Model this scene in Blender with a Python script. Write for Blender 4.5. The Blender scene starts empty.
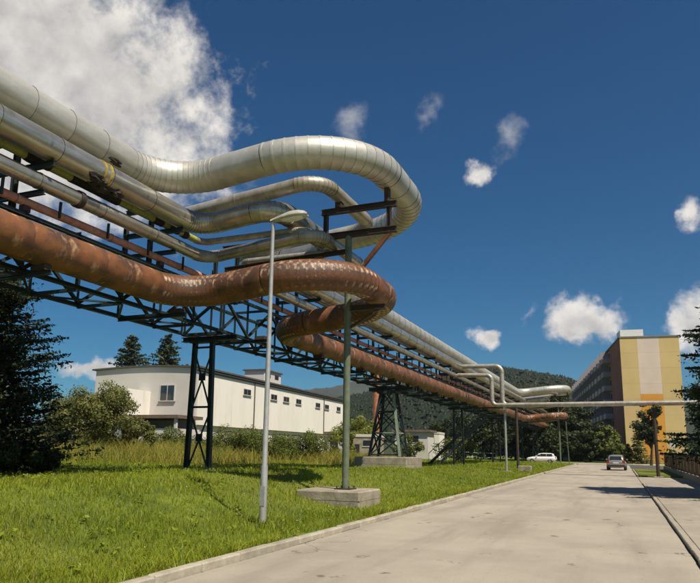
import bpy, math, random
import numpy as np
from mathutils import Vector, Matrix
R = math.radians
random.seed(7); rng = np.random.default_rng(7)
sc = bpy.context.scene
col = sc.collection

# ------------------------------------------------------------------ camera
EYE = 1.7
FPX, PW, PH = 470.0, 700.0, 583.0                  # focal length in photo pixels
YAW, PITCH, ROLL = R(22.407), R(10.570), R(0.728)
fw = Vector((-math.sin(YAW)*math.cos(PITCH), math.cos(YAW)*math.cos(PITCH), math.sin(PITCH)))
rt = Vector((math.cos(YAW), math.sin(YAW), 0)); up = rt.cross(fw)
cr, sr = math.cos(ROLL), math.sin(ROLL)
rt, up = cr*rt + sr*up, -sr*rt + cr*up
cam = bpy.data.cameras.new('camera'); cam_o = bpy.data.objects.new('camera', cam); col.objects.link(cam_o)
M = Matrix((rt, up, -fw)).transposed().to_4x4(); M.translation = Vector((0, 0, EYE))
cam_o.matrix_world = M
cam.sensor_width = 36; cam.sensor_fit = 'HORIZONTAL'; cam.lens = 36*FPX/507.0; cam.shift_x = .5/507.0; cam.shift_y = .052     # the picture inside its mount is 507 pixels wide
cam.clip_start = 0.1; cam.clip_end = 30000
sc.camera = cam_o

def ray(x, y): return fw + rt*((x-PW/2)/FPX) - up*((y-PH/2)/FPX)
def on_y(x, y, Y):
    d = ray(x, y); t = Y/d.y; return Vector((d.x*t, Y, EYE+d.z*t))
def on_z(x, y, Z):
    d = ray(x, y); t = (Z-EYE)/d.z; return Vector((d.x*t, d.y*t, Z))

# ------------------------------------------------------------------ light
SUN_EL, SUN_AZ = R(56), R(120)                      # azimuth clockwise from +Y
sd = Vector((math.sin(SUN_AZ)*math.cos(SUN_EL), math.cos(SUN_AZ)*math.cos(SUN_EL), math.sin(SUN_EL)))
sun = bpy.data.lights.new('sun', 'SUN'); sun.energy = 5.0; sun.angle = R(0.53); sun.color = (1.0, 0.91, 0.76)
sun_o = bpy.data.objects.new('sun', sun); col.objects.link(sun_o)
sun_o.rotation_euler = (-sd).to_track_quat('-Z', 'Y').to_euler(); sun_o.location = (30, -20, 60)
sc.view_settings.view_transform = 'Standard'; sc.view_settings.look = 'None'
sc.view_settings.exposure = 0.30; sc.view_settings.gamma = 1.0
sc.view_settings.use_curve_mapping = False

W = bpy.data.worlds.new('World'); sc.world = W; W.use_nodes = True
def build_world():
    nt = W.node_tree; N = nt.nodes; L = nt.links; N.clear()
    def n(t, **k):
        o = N.new(t)
        for a, v in k.items(): setattr(o, a, v)
        return o
    def plug(v, s):
        if isinstance(v, bpy.types.NodeSocket): L.new(v, s)
        else: s.default_value = v
    def math_(op, a, b=0.0, c=None, clamp=False):
        m = n('ShaderNodeMath', operation=op, use_clamp=clamp); plug(a, m.inputs[0]); plug(b, m.inputs[1])
        if c is not None: plug(c, m.inputs[2])
        return m.outputs[0]
    def dot(a, v):
        m = n('ShaderNodeVectorMath', operation='DOT_PRODUCT'); L.new(a, m.inputs[0]); m.inputs[1].default_value = v
        return m.outputs['Value']
    sky = n('ShaderNodeTexSky', sky_type='NISHITA', sun_disc=False, sun_elevation=SUN_EL, sun_rotation=SUN_AZ,
            altitude=500, air_density=1.0, dust_density=0.25, ozone_density=3.0)
    gam = n('ShaderNodeGamma'); L.new(sky.outputs[0], gam.inputs[0]); gam.inputs[1].default_value = 1.0
    sat = n('ShaderNodeHueSaturation'); L.new(gam.outputs[0], sat.inputs['Color'])
    sat.inputs['Saturation'].default_value = 1.2; sat.inputs['Value'].default_value = 0.72
    tn = n('ShaderNodeMix', data_type='RGBA', blend_type='MULTIPLY'); tn.inputs[0].default_value = 1.0; L.new(sat.outputs[0], tn.inputs[6]); tn.inputs[7].default_value = (.20, .80, 1.0, 1)   # polarised
    tc = n('ShaderNodeTexCoord'); D = tc.outputs['Generated']
    # cumulus, each a direction and a half width / half height (tangents) taken from the photograph
    px = [(95,112,122,72,1.5),(440,180,24,17,.60),(356,140,24,30,.50),(409,134,22,26,.52),(463,152,22,24,.48),
          (452,298.5,16,11,1.05),(521,287,29,19,1.05),(513,297,15,9,.85),(481,285,16,7,.5),(597,211,16,20,.62),(601,290,20,36,.85),
          (545,271,14,10,.45),(166,321,36,10,1.0),(280,308,6,6,.6)]
    blobs = []
    for x, y, a, b, s in px:
        d = ray(x, y).normalized()
        blobs.append((d, a/FPX*0.93, b/FPX*0.93, s))
    g = random.Random(3)
    for i in range(9):                               # the same kind of sky goes on all round
        az = R(55 + i*25 + g.uniform(-7, 7)); el = R(g.uniform(8, 48))
        d = Vector((math.sin(az)*math.cos(el), math.cos(az)*math.cos(el), math.sin(el)))
        w = g.uniform(.1, .34); blobs.append((d, w, w*g.uniform(.35, .6), g.uniform(.6, 1)))
    def noise(vec, scale, det, rough):
        t = n('ShaderNodeTexNoise', noise_dimensions='3D'); L.new(vec, t.inputs['Vector'])
        t.inputs['Scale'].default_value = scale; t.inputs['Detail'].default_value = det; t.inputs['Roughness'].default_value = rough
        return t.outputs['Fac']
    wn = n('ShaderNodeTexNoise'); L.new(D, wn.inputs['Vector']); wn.inputs['Scale'].default_value = 15; wn.inputs['Detail'].default_value = 6; wn.inputs['Roughness'].default_value = .6
    ws = n('ShaderNodeVectorMath', operation='SUBTRACT'); L.new(wn.outputs['Color'], ws.inputs[0]); ws.inputs[1].default_value = (.5, .5, .5)
    wm = n('ShaderNodeVectorMath', operation='MULTIPLY_ADD'); L.new(ws.outputs[0], wm.inputs[0]); wm.inputs[1].default_value = (.075, .075, .075); L.new(D, wm.inputs[2])
    DW = wm.outputs[0]
    total = None; wisp = None
    for d, a, b, s in blobs:
        r_ = d.cross(Vector((0, 0, 1))).normalized(); u_ = r_.cross(d)
        if s < .58:                                   # thin torn wisps lean with the wind
            r_, u_ = r_*.5+u_*.86, u_*.5-r_*.86; a, b = a*1.2, b*.62
        dc = math_('MAXIMUM', dot(DW, d), 0.02)
        uu = math_('DIVIDE', dot(DW, r_), math_('MULTIPLY', dc, a))
        vv = math_('DIVIDE', dot(DW, u_), math_('MULTIPLY', dc, b))
        q = math_('MULTIPLY_ADD', uu, uu, math_('MULTIPLY', vv, vv))
        q = math_('SUBTRACT', 1.0, math_('SQRT', q))
        q = math_('MAXIMUM', q, -1.6)
        if s < .58: wisp = q if wisp is None else math_('MAXIMUM', wisp, q)
        else:
            q = math_('ADD', q, s-1.0); total = q if total is None else math_('MAXIMUM', total, q)
    off = n('ShaderNodeVectorMath', operation='ADD'); L.new(D, off.inputs[0]); off.inputs[1].default_value = tuple(sd*0.035)
    n1 = noise(D, 19, 10, .6); n2 = noise(off.outputs[0], 19, 4, .55); n3 = noise(D, 7, 5, .55)
    dens = math_('ADD', total, math_('MULTIPLY', math_('SUBTRACT', n1, .5), 1.55))
    dens = math_('ADD', dens, math_('MULTIPLY', math_('SUBTRACT', n3, .5), .7))
    mr = n('ShaderNodeMapRange', interpolation_type='SMOOTHSTEP'); L.new(dens, mr.inputs[0])
    mr.inputs[1].default_value = -0.02; mr.inputs[2].default_value = 0.62
    wd = math_('ADD', wisp, math_('MULTIPLY', math_('SUBTRACT', n1, .5), 2.2))
    wr = n('ShaderNodeMapRange', interpolation_type='SMOOTHSTEP'); L.new(wd, wr.inputs[0]); wr.inputs[1].default_value = .3; wr.inputs[2].default_value = 1.5; wr.inputs[4].default_value = .42
    msk = math_('MAXIMUM', mr.outputs[0], wr.outputs[0])
    # thickness and the sun's side make the body greyer or whiter
    lit = math_('SUBTRACT', n1, n2)
    lit = math_('ADD', math_('MULTIPLY_ADD', lit, 1.3, .86), math_('MULTIPLY', math_('SUBTRACT', n3, .5), .9))
    thick = n('ShaderNodeMapRange'); L.new(total, thick.inputs[0]); thick.inputs[1].default_value = .22; thick.inputs[2].default_value = .85
    lit = math_('SUBTRACT', lit, math_('MULTIPLY', thick.outputs[0], .52), clamp=True)
    cm = n('ShaderNodeMix', data_type='RGBA'); L.new(lit, cm.inputs[0])
    cm.inputs[6].default_value = (5.2, 5.05, 4.95, 1); cm.inputs[7].default_value = (10.4, 9.9, 9.2, 1)
    mx = n('ShaderNodeMix', data_type='RGBA'); L.new(msk, mx.inputs[0]); L.new(tn.outputs[2], mx.inputs[6]); L.new(cm.outputs[2], mx.inputs[7])
    bg = n('ShaderNodeBackground'); L.new(mx.outputs[2], bg.inputs[0]); bg.inputs[1].default_value = 0.072
    out = n('ShaderNodeOutputWorld'); L.new(bg.outputs[0], out.inputs[0])
build_world()

# ------------------------------------------------------------------ helpers: tags
def tag(o, label=None, cat=None, group=None, kind=None):
    if label: o['label'] = label
    if cat: o['category'] = cat
    if group: o['group'] = group
    if kind: o['kind'] = kind
    return o
def empty(name, loc, label=None, cat=None, group=None, rz=0):
    o = bpy.data.objects.new(name, None); col.objects.link(o); o.location = loc; o.rotation_euler = (0, 0, rz)
    o.empty_display_size = .3
    return tag(o, label, cat, group)
def link(name, me, parent=None, loc=(0, 0, 0), rot=(0, 0, 0), scale=(1, 1, 1)):
    o = bpy.data.objects.new(name, me); col.objects.link(o); o.location = loc; o.rotation_euler = rot; o.scale = scale
    if parent is not None: o.parent = parent
    return o
def copy_tree(o, parent=None):
    c = o.copy(); col.objects.link(c); c.parent = parent
    for ch in list(o.children): copy_tree(ch, c)
    return c

# ------------------------------------------------------------------ helpers: materials
def nodes(m):
    m.use_nodes = True; nt = m.node_tree; nt.nodes.clear(); return nt, nt.nodes, nt.links
def mat(name, c1, c2=None, scale=3.0, rough=.7, metal=0.0, bump=0.0, bscale=None, stretch=(1, 1, 1), c3=None, s3=1.0, t3=(.5, .62),
        rnd=0.0, detail=8, spec=.5, t2=(.35, .65), stretch3=None):
    m = bpy.data.materials.new(name); nt, N, L = nodes(m)
    b = N.new('ShaderNodeBsdfPrincipled'); o = N.new('ShaderNodeOutputMaterial'); L.new(b.outputs[0], o.inputs[0])
    b.inputs['Roughness'].default_value = rough; b.inputs['Metallic'].default_value = metal; b.inputs['Specular IOR Level'].default_value = spec
    tc = N.new('ShaderNodeTexCoord')
    def nz(sc_, st, det=detail):
        mp = N.new('ShaderNodeMapping'); L.new(tc.outputs['Object'], mp.inputs[0]); mp.inputs['Scale'].default_value = st
        t = N.new('ShaderNodeTexNoise'); L.new(mp.outputs[0], t.inputs['Vector']); t.inputs['Scale'].default_value = sc_
        t.inputs['Detail'].default_value = det; t.inputs['Roughness'].default_value = .6
        return t.outputs['Fac']
    def ramp(f, a, bb):
        r = N.new('ShaderNodeMapRange'); r.interpolation_type = 'SMOOTHSTEP'; L.new(f, r.inputs[0]); r.inputs[1].default_value = a; r.inputs[2].default_value = bb
        return r.outputs[0]
    def mix(f, a, c):
        x = N.new('ShaderNodeMix'); x.data_type = 'RGBA'; L.new(f, x.inputs[0])
        if isinstance(a, tuple): x.inputs[6].default_value = (*a, 1)
        else: L.new(a, x.inputs[6])
        x.inputs[7].default_value = (*c, 1); return x.outputs[2]
    if c2 is None: c2 = tuple(v*.82 for v in c1)
    f1 = nz(scale, stretch)
    c = mix(ramp(f1, *t2), c1, c2)
    if c3 is not None: c = mix(ramp(nz(s3, stretch3 or stretch), *t3), c, c3)
    if rnd:
        oi = N.new('ShaderNodeObjectInfo'); hv = N.new('ShaderNodeHueSaturation'); L.new(c, hv.inputs['Color'])
        mr = N.new('ShaderNodeMapRange'); L.new(oi.outputs['Random'], mr.inputs[0]); mr.inputs[3].default_value = 1-rnd; mr.inputs[4].default_value = 1+rnd
        L.new(mr.outputs[0], hv.inputs['Value']); c = hv.outputs[0]
    L.new(c, b.inputs['Base Color'])
    rr = N.new('ShaderNodeMapRange'); L.new(f1, rr.inputs[0]); rr.inputs[3].default_value = max(0, rough-.12); rr.inputs[4].default_value = min(1, rough+.12)
    L.new(rr.outputs[0], b.inputs['Roughness'])
    if bump:
        bp = N.new('ShaderNodeBump'); bp.inputs['Strength'].default_value = 1.0; bp.inputs['Distance'].default_value = bump
        L.new(nz(bscale or scale*4, (1, 1, 1)), bp.inputs['Height']); L.new(bp.outputs[0], b.inputs['Normal'])
    return m
def leaf_mat(name, ca, cb, trans=.35, rough=.55):
    m = bpy.data.materials.new(name); nt, N, L = nodes(m)
    at = N.new('ShaderNodeAttribute'); at.attribute_name = 'tint'
    x = N.new('ShaderNodeMix'); x.data_type = 'RGBA'; L.new(at.outputs['Fac'], x.inputs[0]); x.inputs[6].default_value = (*ca, 1); x.inputs[7].default_value = (*cb, 1)
    b = N.new('ShaderNodeBsdfPrincipled'); b.inputs['Roughness'].default_value = rough; b.inputs['Specular IOR Level'].default_value = .3
    L.new(x.outputs[2], b.inputs['Base Color'])
    t = N.new('ShaderNodeBsdfTranslucent'); h = N.new('ShaderNodeHueSaturation'); h.inputs['Value'].default_value = 1.25; h.inputs['Hue'].default_value = .485
    L.new(x.outputs[2], h.inputs['Color']); L.new(h.outputs[0], t.inputs[0])
    ms = N.new('ShaderNodeMixShader'); ms.inputs[0].default_value = trans; L.new(b.outputs[0], ms.inputs[1]); L.new(t.outputs[0], ms.inputs[2])
    o = N.new('ShaderNodeOutputMaterial'); L.new(ms.outputs[0], o.inputs[0])
    return m

MT = dict(
    clad=mat('weathered_aluminium', (.61, .585, .52), (.47, .45, .395), 2.2, .46, .5, .003, 7, stretch=(1, .35, 1), c3=(.30, .255, .19), s3=2.6, t3=(.55, .82), rnd=.05, stretch3=(.7, 1.5, .7)),
    shiny=mat('bright_aluminium', (.54, .51, .44), (.38, .355, .30), 3.0, .30, .75, .003, 12, stretch=(1, .3, 1), c3=(.2, .165, .12), s3=2.8, t3=(.54, .78), rnd=.06, stretch3=(.7, 1.6, .7)),
    clad_small=mat('dull_aluminium', (.46, .43, .37), (.32, .295, .25), 4.0, .48, .45, .001, 20, stretch=(1, .4, 1), c3=(.2, .17, .12), s3=5, t3=(.6, .8), rnd=.08),
    rust=mat('rusty_pipe_paint', (.215, .083, .029), (.068, .032, .018), 1.3, .55, 0, .006, 16, c3=(.43, .26, .14), s3=3.0, t3=(.54, .72), rnd=.05, stretch3=(1, 1, .6)),
    rust_bend=mat('flaking_primer_on_rust', (.205, .08, .031), (.066, .032, .018), 1.8, .55, 0, .007, 14, c3=(.55, .40, .28), s3=4.6, t3=(.53, .68), rnd=.07, stretch3=(1, 1, .7)),
    pink=mat('faded_red_pipe_paint', (.56, .27, .19), (.42, .18, .12), 5, .6, 0, .002, 20, c3=(.18, .07, .045), s3=6, t3=(.58, .72), rnd=.08),
    lime=mat('yellow_green_paint', (.42, .43, .09), (.30, .33, .06), 5, .55, 0, 0, c3=(.10, .09, .05), s3=4, t3=(.6, .68)),
    wrap=mat('black_tar_wrap', (.018, .015, .012), (.035, .026, .02), 9, .8, 0, .01, 20),
    strap=mat('yellow_strap', (.5, .36, .04), (.3, .2, .03), 9, .6),
    steel=mat('dark_green_steel_paint', (.012, .024, .023), (.02, .03, .027), 4, .55, 0, .001, 30, c3=(.06, .03, .02), s3=5, t3=(.62, .74)),
    steel_rusty=mat('rusty_black_steel', (.028, .023, .02), (.06, .036, .024), 6, .7, 0, .002, 30),
    post=mat('faded_olive_post_paint', (.15, .175, .11), (.10, .125, .08), 5, .55, 0, .001, 30, c3=(.16, .09, .05), s3=5, t3=(.62, .75)),
    post_light=mat('pale_green_steel', (.27, .33, .25), (.2, .25, .19), 5, .55),
    galv=mat('galvanised_steel', (.42, .42, .40), (.34, .34, .33), 7, .45, .35),
    lamp_glass=mat('lamp_diffuser', (.62, .60, .52), (.5, .48, .4), 6, .3),
    lamp_body=mat('lamp_housing', (.42, .41, .33), (.33, .32, .26), 6, .5),
    conc=mat('old_concrete', (.36, .315, .235), (.24, .205, .15), 2.2, .9, 0, .012, 14, c3=(.13, .10, .075), s3=1.6, t3=(.56, .75)),
    kerb=mat('kerb_concrete', (.40, .36, .28), (.30, .265, .205), 4, .9, 0, .006, 30, c3=(.17, .145, .10), s3=3, t3=(.6, .75), rnd=.12),
    white=mat('white_render', (.80, .76, .69), (.75, .71, .64), .5, .85, 0, .003, 12, c3=(.56, .51, .44), s3=1.1, t3=(.55, .85), stretch=(1, 1, .25), stretch3=(1.5, 1.5, .12)),
    beige=mat('beige_render', (.58, .55, .50), (.54, .51, .465), .5, .85, 0, .003, 12),
    roofdark=mat('dark_roof_edge', (.10, .085, .07), (.07, .06, .05), 3, .8),
    roofgrey=mat('grey_sheet_roof', (.22, .20, .18), (.17, .155, .14), 1, .7),
    brownroof=mat('brown_flat_roof', (.17, .12, .085), (.12, .085, .06), 2, .8),
    glass=mat('window_glass', (.02, .024, .028), (.03, .034, .038), 2, .12, 0, spec=.8),
    frame=mat('white_window_frame', (.6, .58, .53), (.52, .5, .46), 5, .6),
    yellow=mat('yellow_facade', (.60, .44, .19), (.55, .40, .175), .25, .85, 0, .002, 8, rnd=.03),
    cream=mat('pinkish_cream_facade', (.66, .54, .44), (.60, .49, .395), .25, .85, 0, .002, 8, rnd=.03),
    orange=mat('orange_facade', (.66, .30, .035), (.60, .27, .032), .25, .85, 0, .002, 8),
    redbrown=mat('red_brown_facade', (.30, .12, .07), (.25, .10, .06), .3, .85, 0, .002, 8),
    panel=mat('grey_panel_facade', (.36, .32, .31), (.30, .265, .26), .4, .85),
    balc=mat('balcony_concrete', (.42, .37, .36), (.34, .29, .28), .6, .85, rnd=.22),
    brick=mat('chimney_brick', (.42, .17, .08), (.33, .12, .055), 3, .85, 0, .004, 30),
    bark=mat('bark', (.09, .065, .045), (.05, .036, .026), 6, .9, 0, .02, 12, stretch=(1, 1, .3)),
    fence=mat('brown_fence_boards', (.13, .08, .038), (.085, .052, .025), 4, .75, 0, .003, 16, stretch=(1, 1, .15), rnd=.12),
    fencepl=mat('fence_base_stone', (.26, .23, .18), (.18, .155, .12), 3, .9, 0, .01, 14, rnd=.1),
    silver_car=mat('silver_car_paint', (.42, .39, .34), (.40, .37, .325), 2, .3, .6),
    white_car=mat('white_car_paint', (.72, .72, .7), (.7, .7, .68), 2, .25, 0),
    tyre=mat('tyre_rubber', (.018, .018, .018), (.026, .025, .024), 9, .85),
    rim=mat('alloy_rim', (.45, .45, .45), None, 4, .35, .8),
    redlamp=mat('red_lamp_lens', (.35, .012, .012), (.3, .01, .01), 4, .25),
    plate=mat('number_plate_white', (.7, .7, .68), (.66, .66, .64), 4, .4),
    blackp=mat('black_plastic', (.025, .025, .025), None, 6, .6),
    sign=mat('sign_white', (.72, .72, .70), (.66, .66, .64), 3, .5),
    tarm=mat('joint_filler', (.09, .08, .065), (.06, .052, .043), 5, .95),
)
def ground_mat():
    m = bpy.data.materials.new('lawn_soil'); nt, N, L = nodes(m)
    b = N.new('ShaderNodeBsdfPrincipled'); o = N.new('ShaderNodeOutputMaterial'); L.new(b.outputs[0], o.inputs[0]); b.inputs['Roughness'].default_value = .95
    b.inputs['Specular IOR Level'].default_value = .1
    tc = N.new('ShaderNodeTexCoord')
    def nz(s, d):
        t = N.new('ShaderNodeTexNoise'); L.new(tc.outputs['Object'], t.inputs['Vector']); t.inputs['Scale'].default_value = s; t.inputs['Detail'].default_value = d
        return t.outputs['Fac']
    r = N.new('ShaderNodeValToRGB'); L.new(nz(.9, 9), r.inputs[0])
    e = r.color_ramp.elements; e[0].position = .3; e[0].color = (.055, .085, .016, 1); e[1].position = .7; e[1].color = (.15, .185, .032, 1)
    r2 = N.new('ShaderNodeMapRange'); L.new(nz(.13, 4), r2.inputs[0]); r2.inputs[1].default_value = .45; r2.inputs[2].default_value = .7
    x = N.new('ShaderNodeMix'); x.data_type = 'RGBA'; L.new(r2.outputs[0], x.inputs[0]); L.new(r.outputs[0], x.inputs[6]); x.inputs[7].default_value = (.17, .18, .04, 1)
    L.new(x.outputs[2], b.inputs['Base Color'])
    bp = N.new('ShaderNodeBump'); bp.inputs['Distance'].default_value = .06; L.new(nz(9, 8), bp.inputs['Height']); L.new(bp.outputs[0], b.inputs['Normal'])
    return m
MT['ground'] = ground_mat()
def road_mat(name, k=1.0):
    m = bpy.data.materials.new(name); nt, N, L = nodes(m)
    b = N.new('ShaderNodeBsdfPrincipled'); o = N.new('ShaderNodeOutputMaterial'); L.new(b.outputs[0], o.inputs[0]); b.inputs['Roughness'].default_value = .88
    b.inputs['Specular IOR Level'].default_value = .25
    geo = N.new('ShaderNodeNewGeometry'); P_ = geo.outputs['Position']
    def nz(s, d, st=(1, 1, 1), rg=.6):
        mp = N.new('ShaderNodeMapping'); L.new(P_, mp.inputs[0]); mp.inputs['Scale'].default_value = st
        t = N.new('ShaderNodeTexNoise'); L.new(mp.outputs[0], t.inputs['Vector']); t.inputs['Scale'].default_value = s; t.inputs['Detail'].default_value = d; t.inputs['Roughness'].default_value = rg
        return t.outputs['Fac']
    def mr(f, a, c, lo=0., hi=1.):
        r = N.new('ShaderNodeMapRange'); r.interpolation_type = 'SMOOTHSTEP'; L.new(f, r.inputs[0]); r.inputs[1].default_value = a; r.inputs[2].default_value = c; r.inputs[3].default_value = lo; r.inputs[4].default_value = hi
        return r.outputs[0]
    def mix(f, a, c):
        x = N.new('ShaderNodeMix'); x.data_type = 'RGBA'; L.new(f, x.inputs[0])
        if isinstance(a, tuple): x.inputs[6].default_value = (*a, 1)
        else: L.new(a, x.inputs[6])
        x.inputs[7].default_value = (*c, 1); return x.outputs[2]
    c = mix(mr(nz(.35, 6), .35, .65), (.46*k, .405*k, .325*k), (.375*k, .33*k, .265*k))
    c = mix(mr(nz(.9, 5, (1, .12, 1)),   .46, .70, 0, .7), c, (.29*k, .25*k, .2*k))      # tyre lanes and wear along the road
    c = mix(mr(nz(38, 3), .5, .78, 0, .45), c, (.22*k, .18*k, .14*k))                # aggregate
    c = mix(mr(nz(1.7, 4), .645, .70, 0, .8), c, (.15*k, .12*k, .09*k))                # oil spots
    v = N.new('ShaderNodeTexVoronoi'); v.feature = 'DISTANCE_TO_EDGE'; v.inputs['Scale'].default_value = .33
    dm = N.new('ShaderNodeVectorMath'); dm.operation = 'ADD'; L.new(P_, dm.inputs[0])
    tn = N.new('ShaderNodeTexNoise'); L.new(P_, tn.inputs['Vector']); tn.inputs['Scale'].default_value = 1.3; tn.inputs['Detail'].default_value = 6
    sv = N.new('ShaderNodeVectorMath'); sv.operation = 'SCALE'; L.new(tn.outputs['Color'], sv.inputs[0]); sv.inputs['Scale'].default_value = 1.4
    L.new(sv.outputs[0], dm.inputs[1]); L.new(dm.outputs[0], v.inputs['Vector'])
    ck = mr(v.outputs['Distance'], .002, .007, 1, 0)
    gate = mr(nz(.22, 2), .52, .6)
    mu = N.new('ShaderNodeMath'); mu.operation = 'MULTIPLY'; L.new(ck, mu.inputs[0]); L.new(gate, mu.inputs[1])
    c = mix(mu.outputs[0], c, (.11*k, .09*k, .07*k))
    L.new(c, b.inputs['Base Color'])
    bp = N.new('ShaderNodeBump'); bp.inputs['Distance'].default_value = .004; L.new(nz(60, 4), bp.inputs['Height']); L.new(bp.outputs[0], b.inputs['Normal'])
    return m
MT['road'] = road_mat('road_concrete', .85); MT['pave'] = road_mat('pavement_concrete', .82)
L_ = dict(
    lawn=leaf_mat('lawn_blades', (.145, .20, .012), (.36, .40, .03), .4),
    dry=leaf_mat('tall_dry_grass', (.15, .18, .022), (.44, .37, .07), .4),
    clover=leaf_mat('clover_flowers', (.42, .42, .3), (.36, .32, .36), .2),
    dark=leaf_mat('dark_needles', (.010, .018, .007), (.035, .05, .014), .12),
    spruce=leaf_mat('spruce_needles', (.014, .028, .012), (.05, .075, .025), .12),
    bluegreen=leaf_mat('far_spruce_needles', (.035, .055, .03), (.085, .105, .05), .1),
    mid=leaf_mat('shrub_leaves', (.06, .085, .014), (.16, .18, .035), .3),
    olive=leaf_mat('olive_leaves', (.08, .095, .024), (.21, .21, .06), .3),
    bright=leaf_mat('bright_leaves', (.10, .13, .018), (.26, .27, .04), .35),
    deep=leaf_mat('deep_green_leaves', (.014, .027, .008), (.048, .066, .015), .25),
    hill=leaf_mat('forest_canopy', (.010, .018, .009), (.024, .034, .014), .1),
)

# ------------------------------------------------------------------ helpers: geometry
class MB:
    """collects verts and faces, built as one mesh"""
    def __init__(s): s.v = []; s.f = []; s.smooth = []; s.mi = []
    def add(s, vs, fs, smooth=False, mi=0):
        k = len(s.v); s.v += [tuple(v) for v in vs]; s.f += [tuple(i+k for i in f) for f in fs]
        s.smooth += [smooth]*len(fs); s.mi += [mi]*len(fs); return s
    def box(s, x0, x1, y0, y1, z0, z1, mi=0):
        v = [(x0,y0,z0),(x1,y0,z0),(x1,y1,z0),(x0,y1,z0),(x0,y0,z1),(x1,y0,z1),(x1,y1,z1),(x0,y1,z1)]
        return s.add(v, [(0,3,2,1),(4,5,6,7),(0,1,5,4),(1,2,6,5),(2,3,7,6),(3,0,4,7)], mi=mi)
    def cbox(s, x0, x1, y0, y1, z0, z1, c=.02, mi=0):
        """box with chamfered top and vertical edges"""
        ring = lambda d, z: [(x0+d+c,y0+d,z),(x1-d-c,y0+d,z),(x1-d,y0+d+c,z),(x1-d,y1-d-c,z),(x1-d-c,y1-d,z),(x0+d+c,y1-d,z),(x0+d,y1-d-c,z),(x0+d,y0+d+c,z)]
        v = ring(0, z0)+ring(0, z1-c)+ring(c, z1)
        f = [tuple(range(7, -1, -1)), tuple(range(16, 24))]
        for r in (0, 8):
            f += [(r+i, r+(i+1) % 8, r+8+(i+1) % 8, r+8+i) for i in range(8)]
        return s.add(v, f, mi=mi)
    def bar(s, a, b, w, h=None, mi=0):
        """rectangular bar from a to b"""
        a, b = Vector(a), Vector(b); h = h or w; t = (b-a).normalized()
        ref = Vector((0, 0, 1)) if abs(t.z) < .95 else Vector((1, 0, 0))
        r = t.cross(ref).normalized(); u = r.cross(t)
        v = [p + r*sx*w/2 + u*sy*h/2 for p in (a, b) for sx, sy in ((-1,-1),(1,-1),(1,1),(-1,1))]
        return s.add(v, [(3,2,1,0),(4,5,6,7),(0,1,5,4),(1,2,6,5),(2,3,7,6),(3,0,4,7)], mi=mi)
    def angle(s, a, b, w, mi=0):
        """L-section steel bar"""
        a, b = Vector(a), Vector(b); t = (b-a).normalized(); th = w*.16
        ref = Vector((0, 0, 1)) if abs(t.z) < .95 else Vector((1, 0, 0))
        r = t.cross(ref).normalized(); u = r.cross(t)
        prof = [(0,0),(w,0),(w,th),(th,th),(th,w),(0,w)]
        v = [p + r*(x-w/2) + u*(y-w/2) for p in (a, b) for x, y in prof]
        f = [(5,4,3,2,1,0),(6,7,8,9,10,11)] + [(i,(i+1) % 6,6+(i+1) % 6,6+i) for i in range(6)]
        return s.add(v, f, mi=mi)
    def ibeam(s, a, b, w, h, mi=0):
        a, b = Vector(a), Vector(b); t = (b-a).normalized(); th = h*.12
        ref = Vector((0, 0, 1)) if abs(t.z) < .95 else Vector((1, 0, 0))
        r = t.cross(ref).normalized(); u = r.cross(t); W2, H2, q = w/2, h/2, th*.6
        prof = [(-W2,-H2),(W2,-H2),(W2,-H2+th),(q,-H2+th),(q,H2-th),(W2,H2-th),(W2,H2),(-W2,H2),(-W2,H2-th),(-q,H2-th),(-q,-H2+th),(-W2,-H2+th)]
        v = [p + r*x + u*y for p in (a, b) for x, y in prof]; n = 12
        f = [(n+0,n+1,n+2,n+11),(n+3,n+4,n+9,n+10),(n+5,n+6,n+7,n+8),(11,2,1,0),(10,9,4,3),(8,7,6,5)]
        f += [(i,(i+1) % n,n+(i+1) % n,n+i) for i in range(n)]
        return s.add(v, f, mi=mi)
    def tube(s, pts, rad, n=12, cap=True, mi=0):
        pts = [Vector(p) for p in pts]; k = len(pts)
        if not isinstance(rad, (list, tuple)): rad = [rad]*k
        vs = []; prev = None
        for i, p in enumerate(pts):
            t = (pts[min(i+1, k-1)]-pts[max(i-1, 0)]).normalized()
            if prev is None:
                ref = Vector((0, 0, 1)) if abs(t.z) < .9 else Vector((1, 0, 0)); r = t.cross(ref).normalized()
            else:
                r = (prev - t*prev.dot(t)).normalized()
            prev = r; u = r.cross(t)
            vs += [p + (r*math.cos(2*math.pi*j/n)+u*math.sin(2*math.pi*j/n))*rad[i] for j in range(n)]
        fs = [(i*n+j, i*n+(j+1) % n, (i+1)*n+(j+1) % n, (i+1)*n+j) for i in range(k-1) for j in range(n)]
        s.add(vs, fs, True, mi)
        if cap: s.add([vs[j] for j in range(n)], [tuple(range(n-1, -1, -1))], mi=mi); s.add(vs[-n:], [tuple(range(n))], mi=mi)
        return s
    def mesh(s, name, m):
        me = bpy.data.meshes.new(name); me.from_pydata(s.v, [], s.f)
        for q in (m if isinstance(m, (list, tuple)) else [m]): me.materials.append(q)
        me.polygons.foreach_set('use_smooth', s.smooth); me.polygons.foreach_set('material_index', s.mi)
        me.update(); return me
    def build(s, name, m, parent=None, loc=(0, 0, 0), **k):
        return link(name, s.mesh(name, m), parent, loc, **k)
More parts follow.
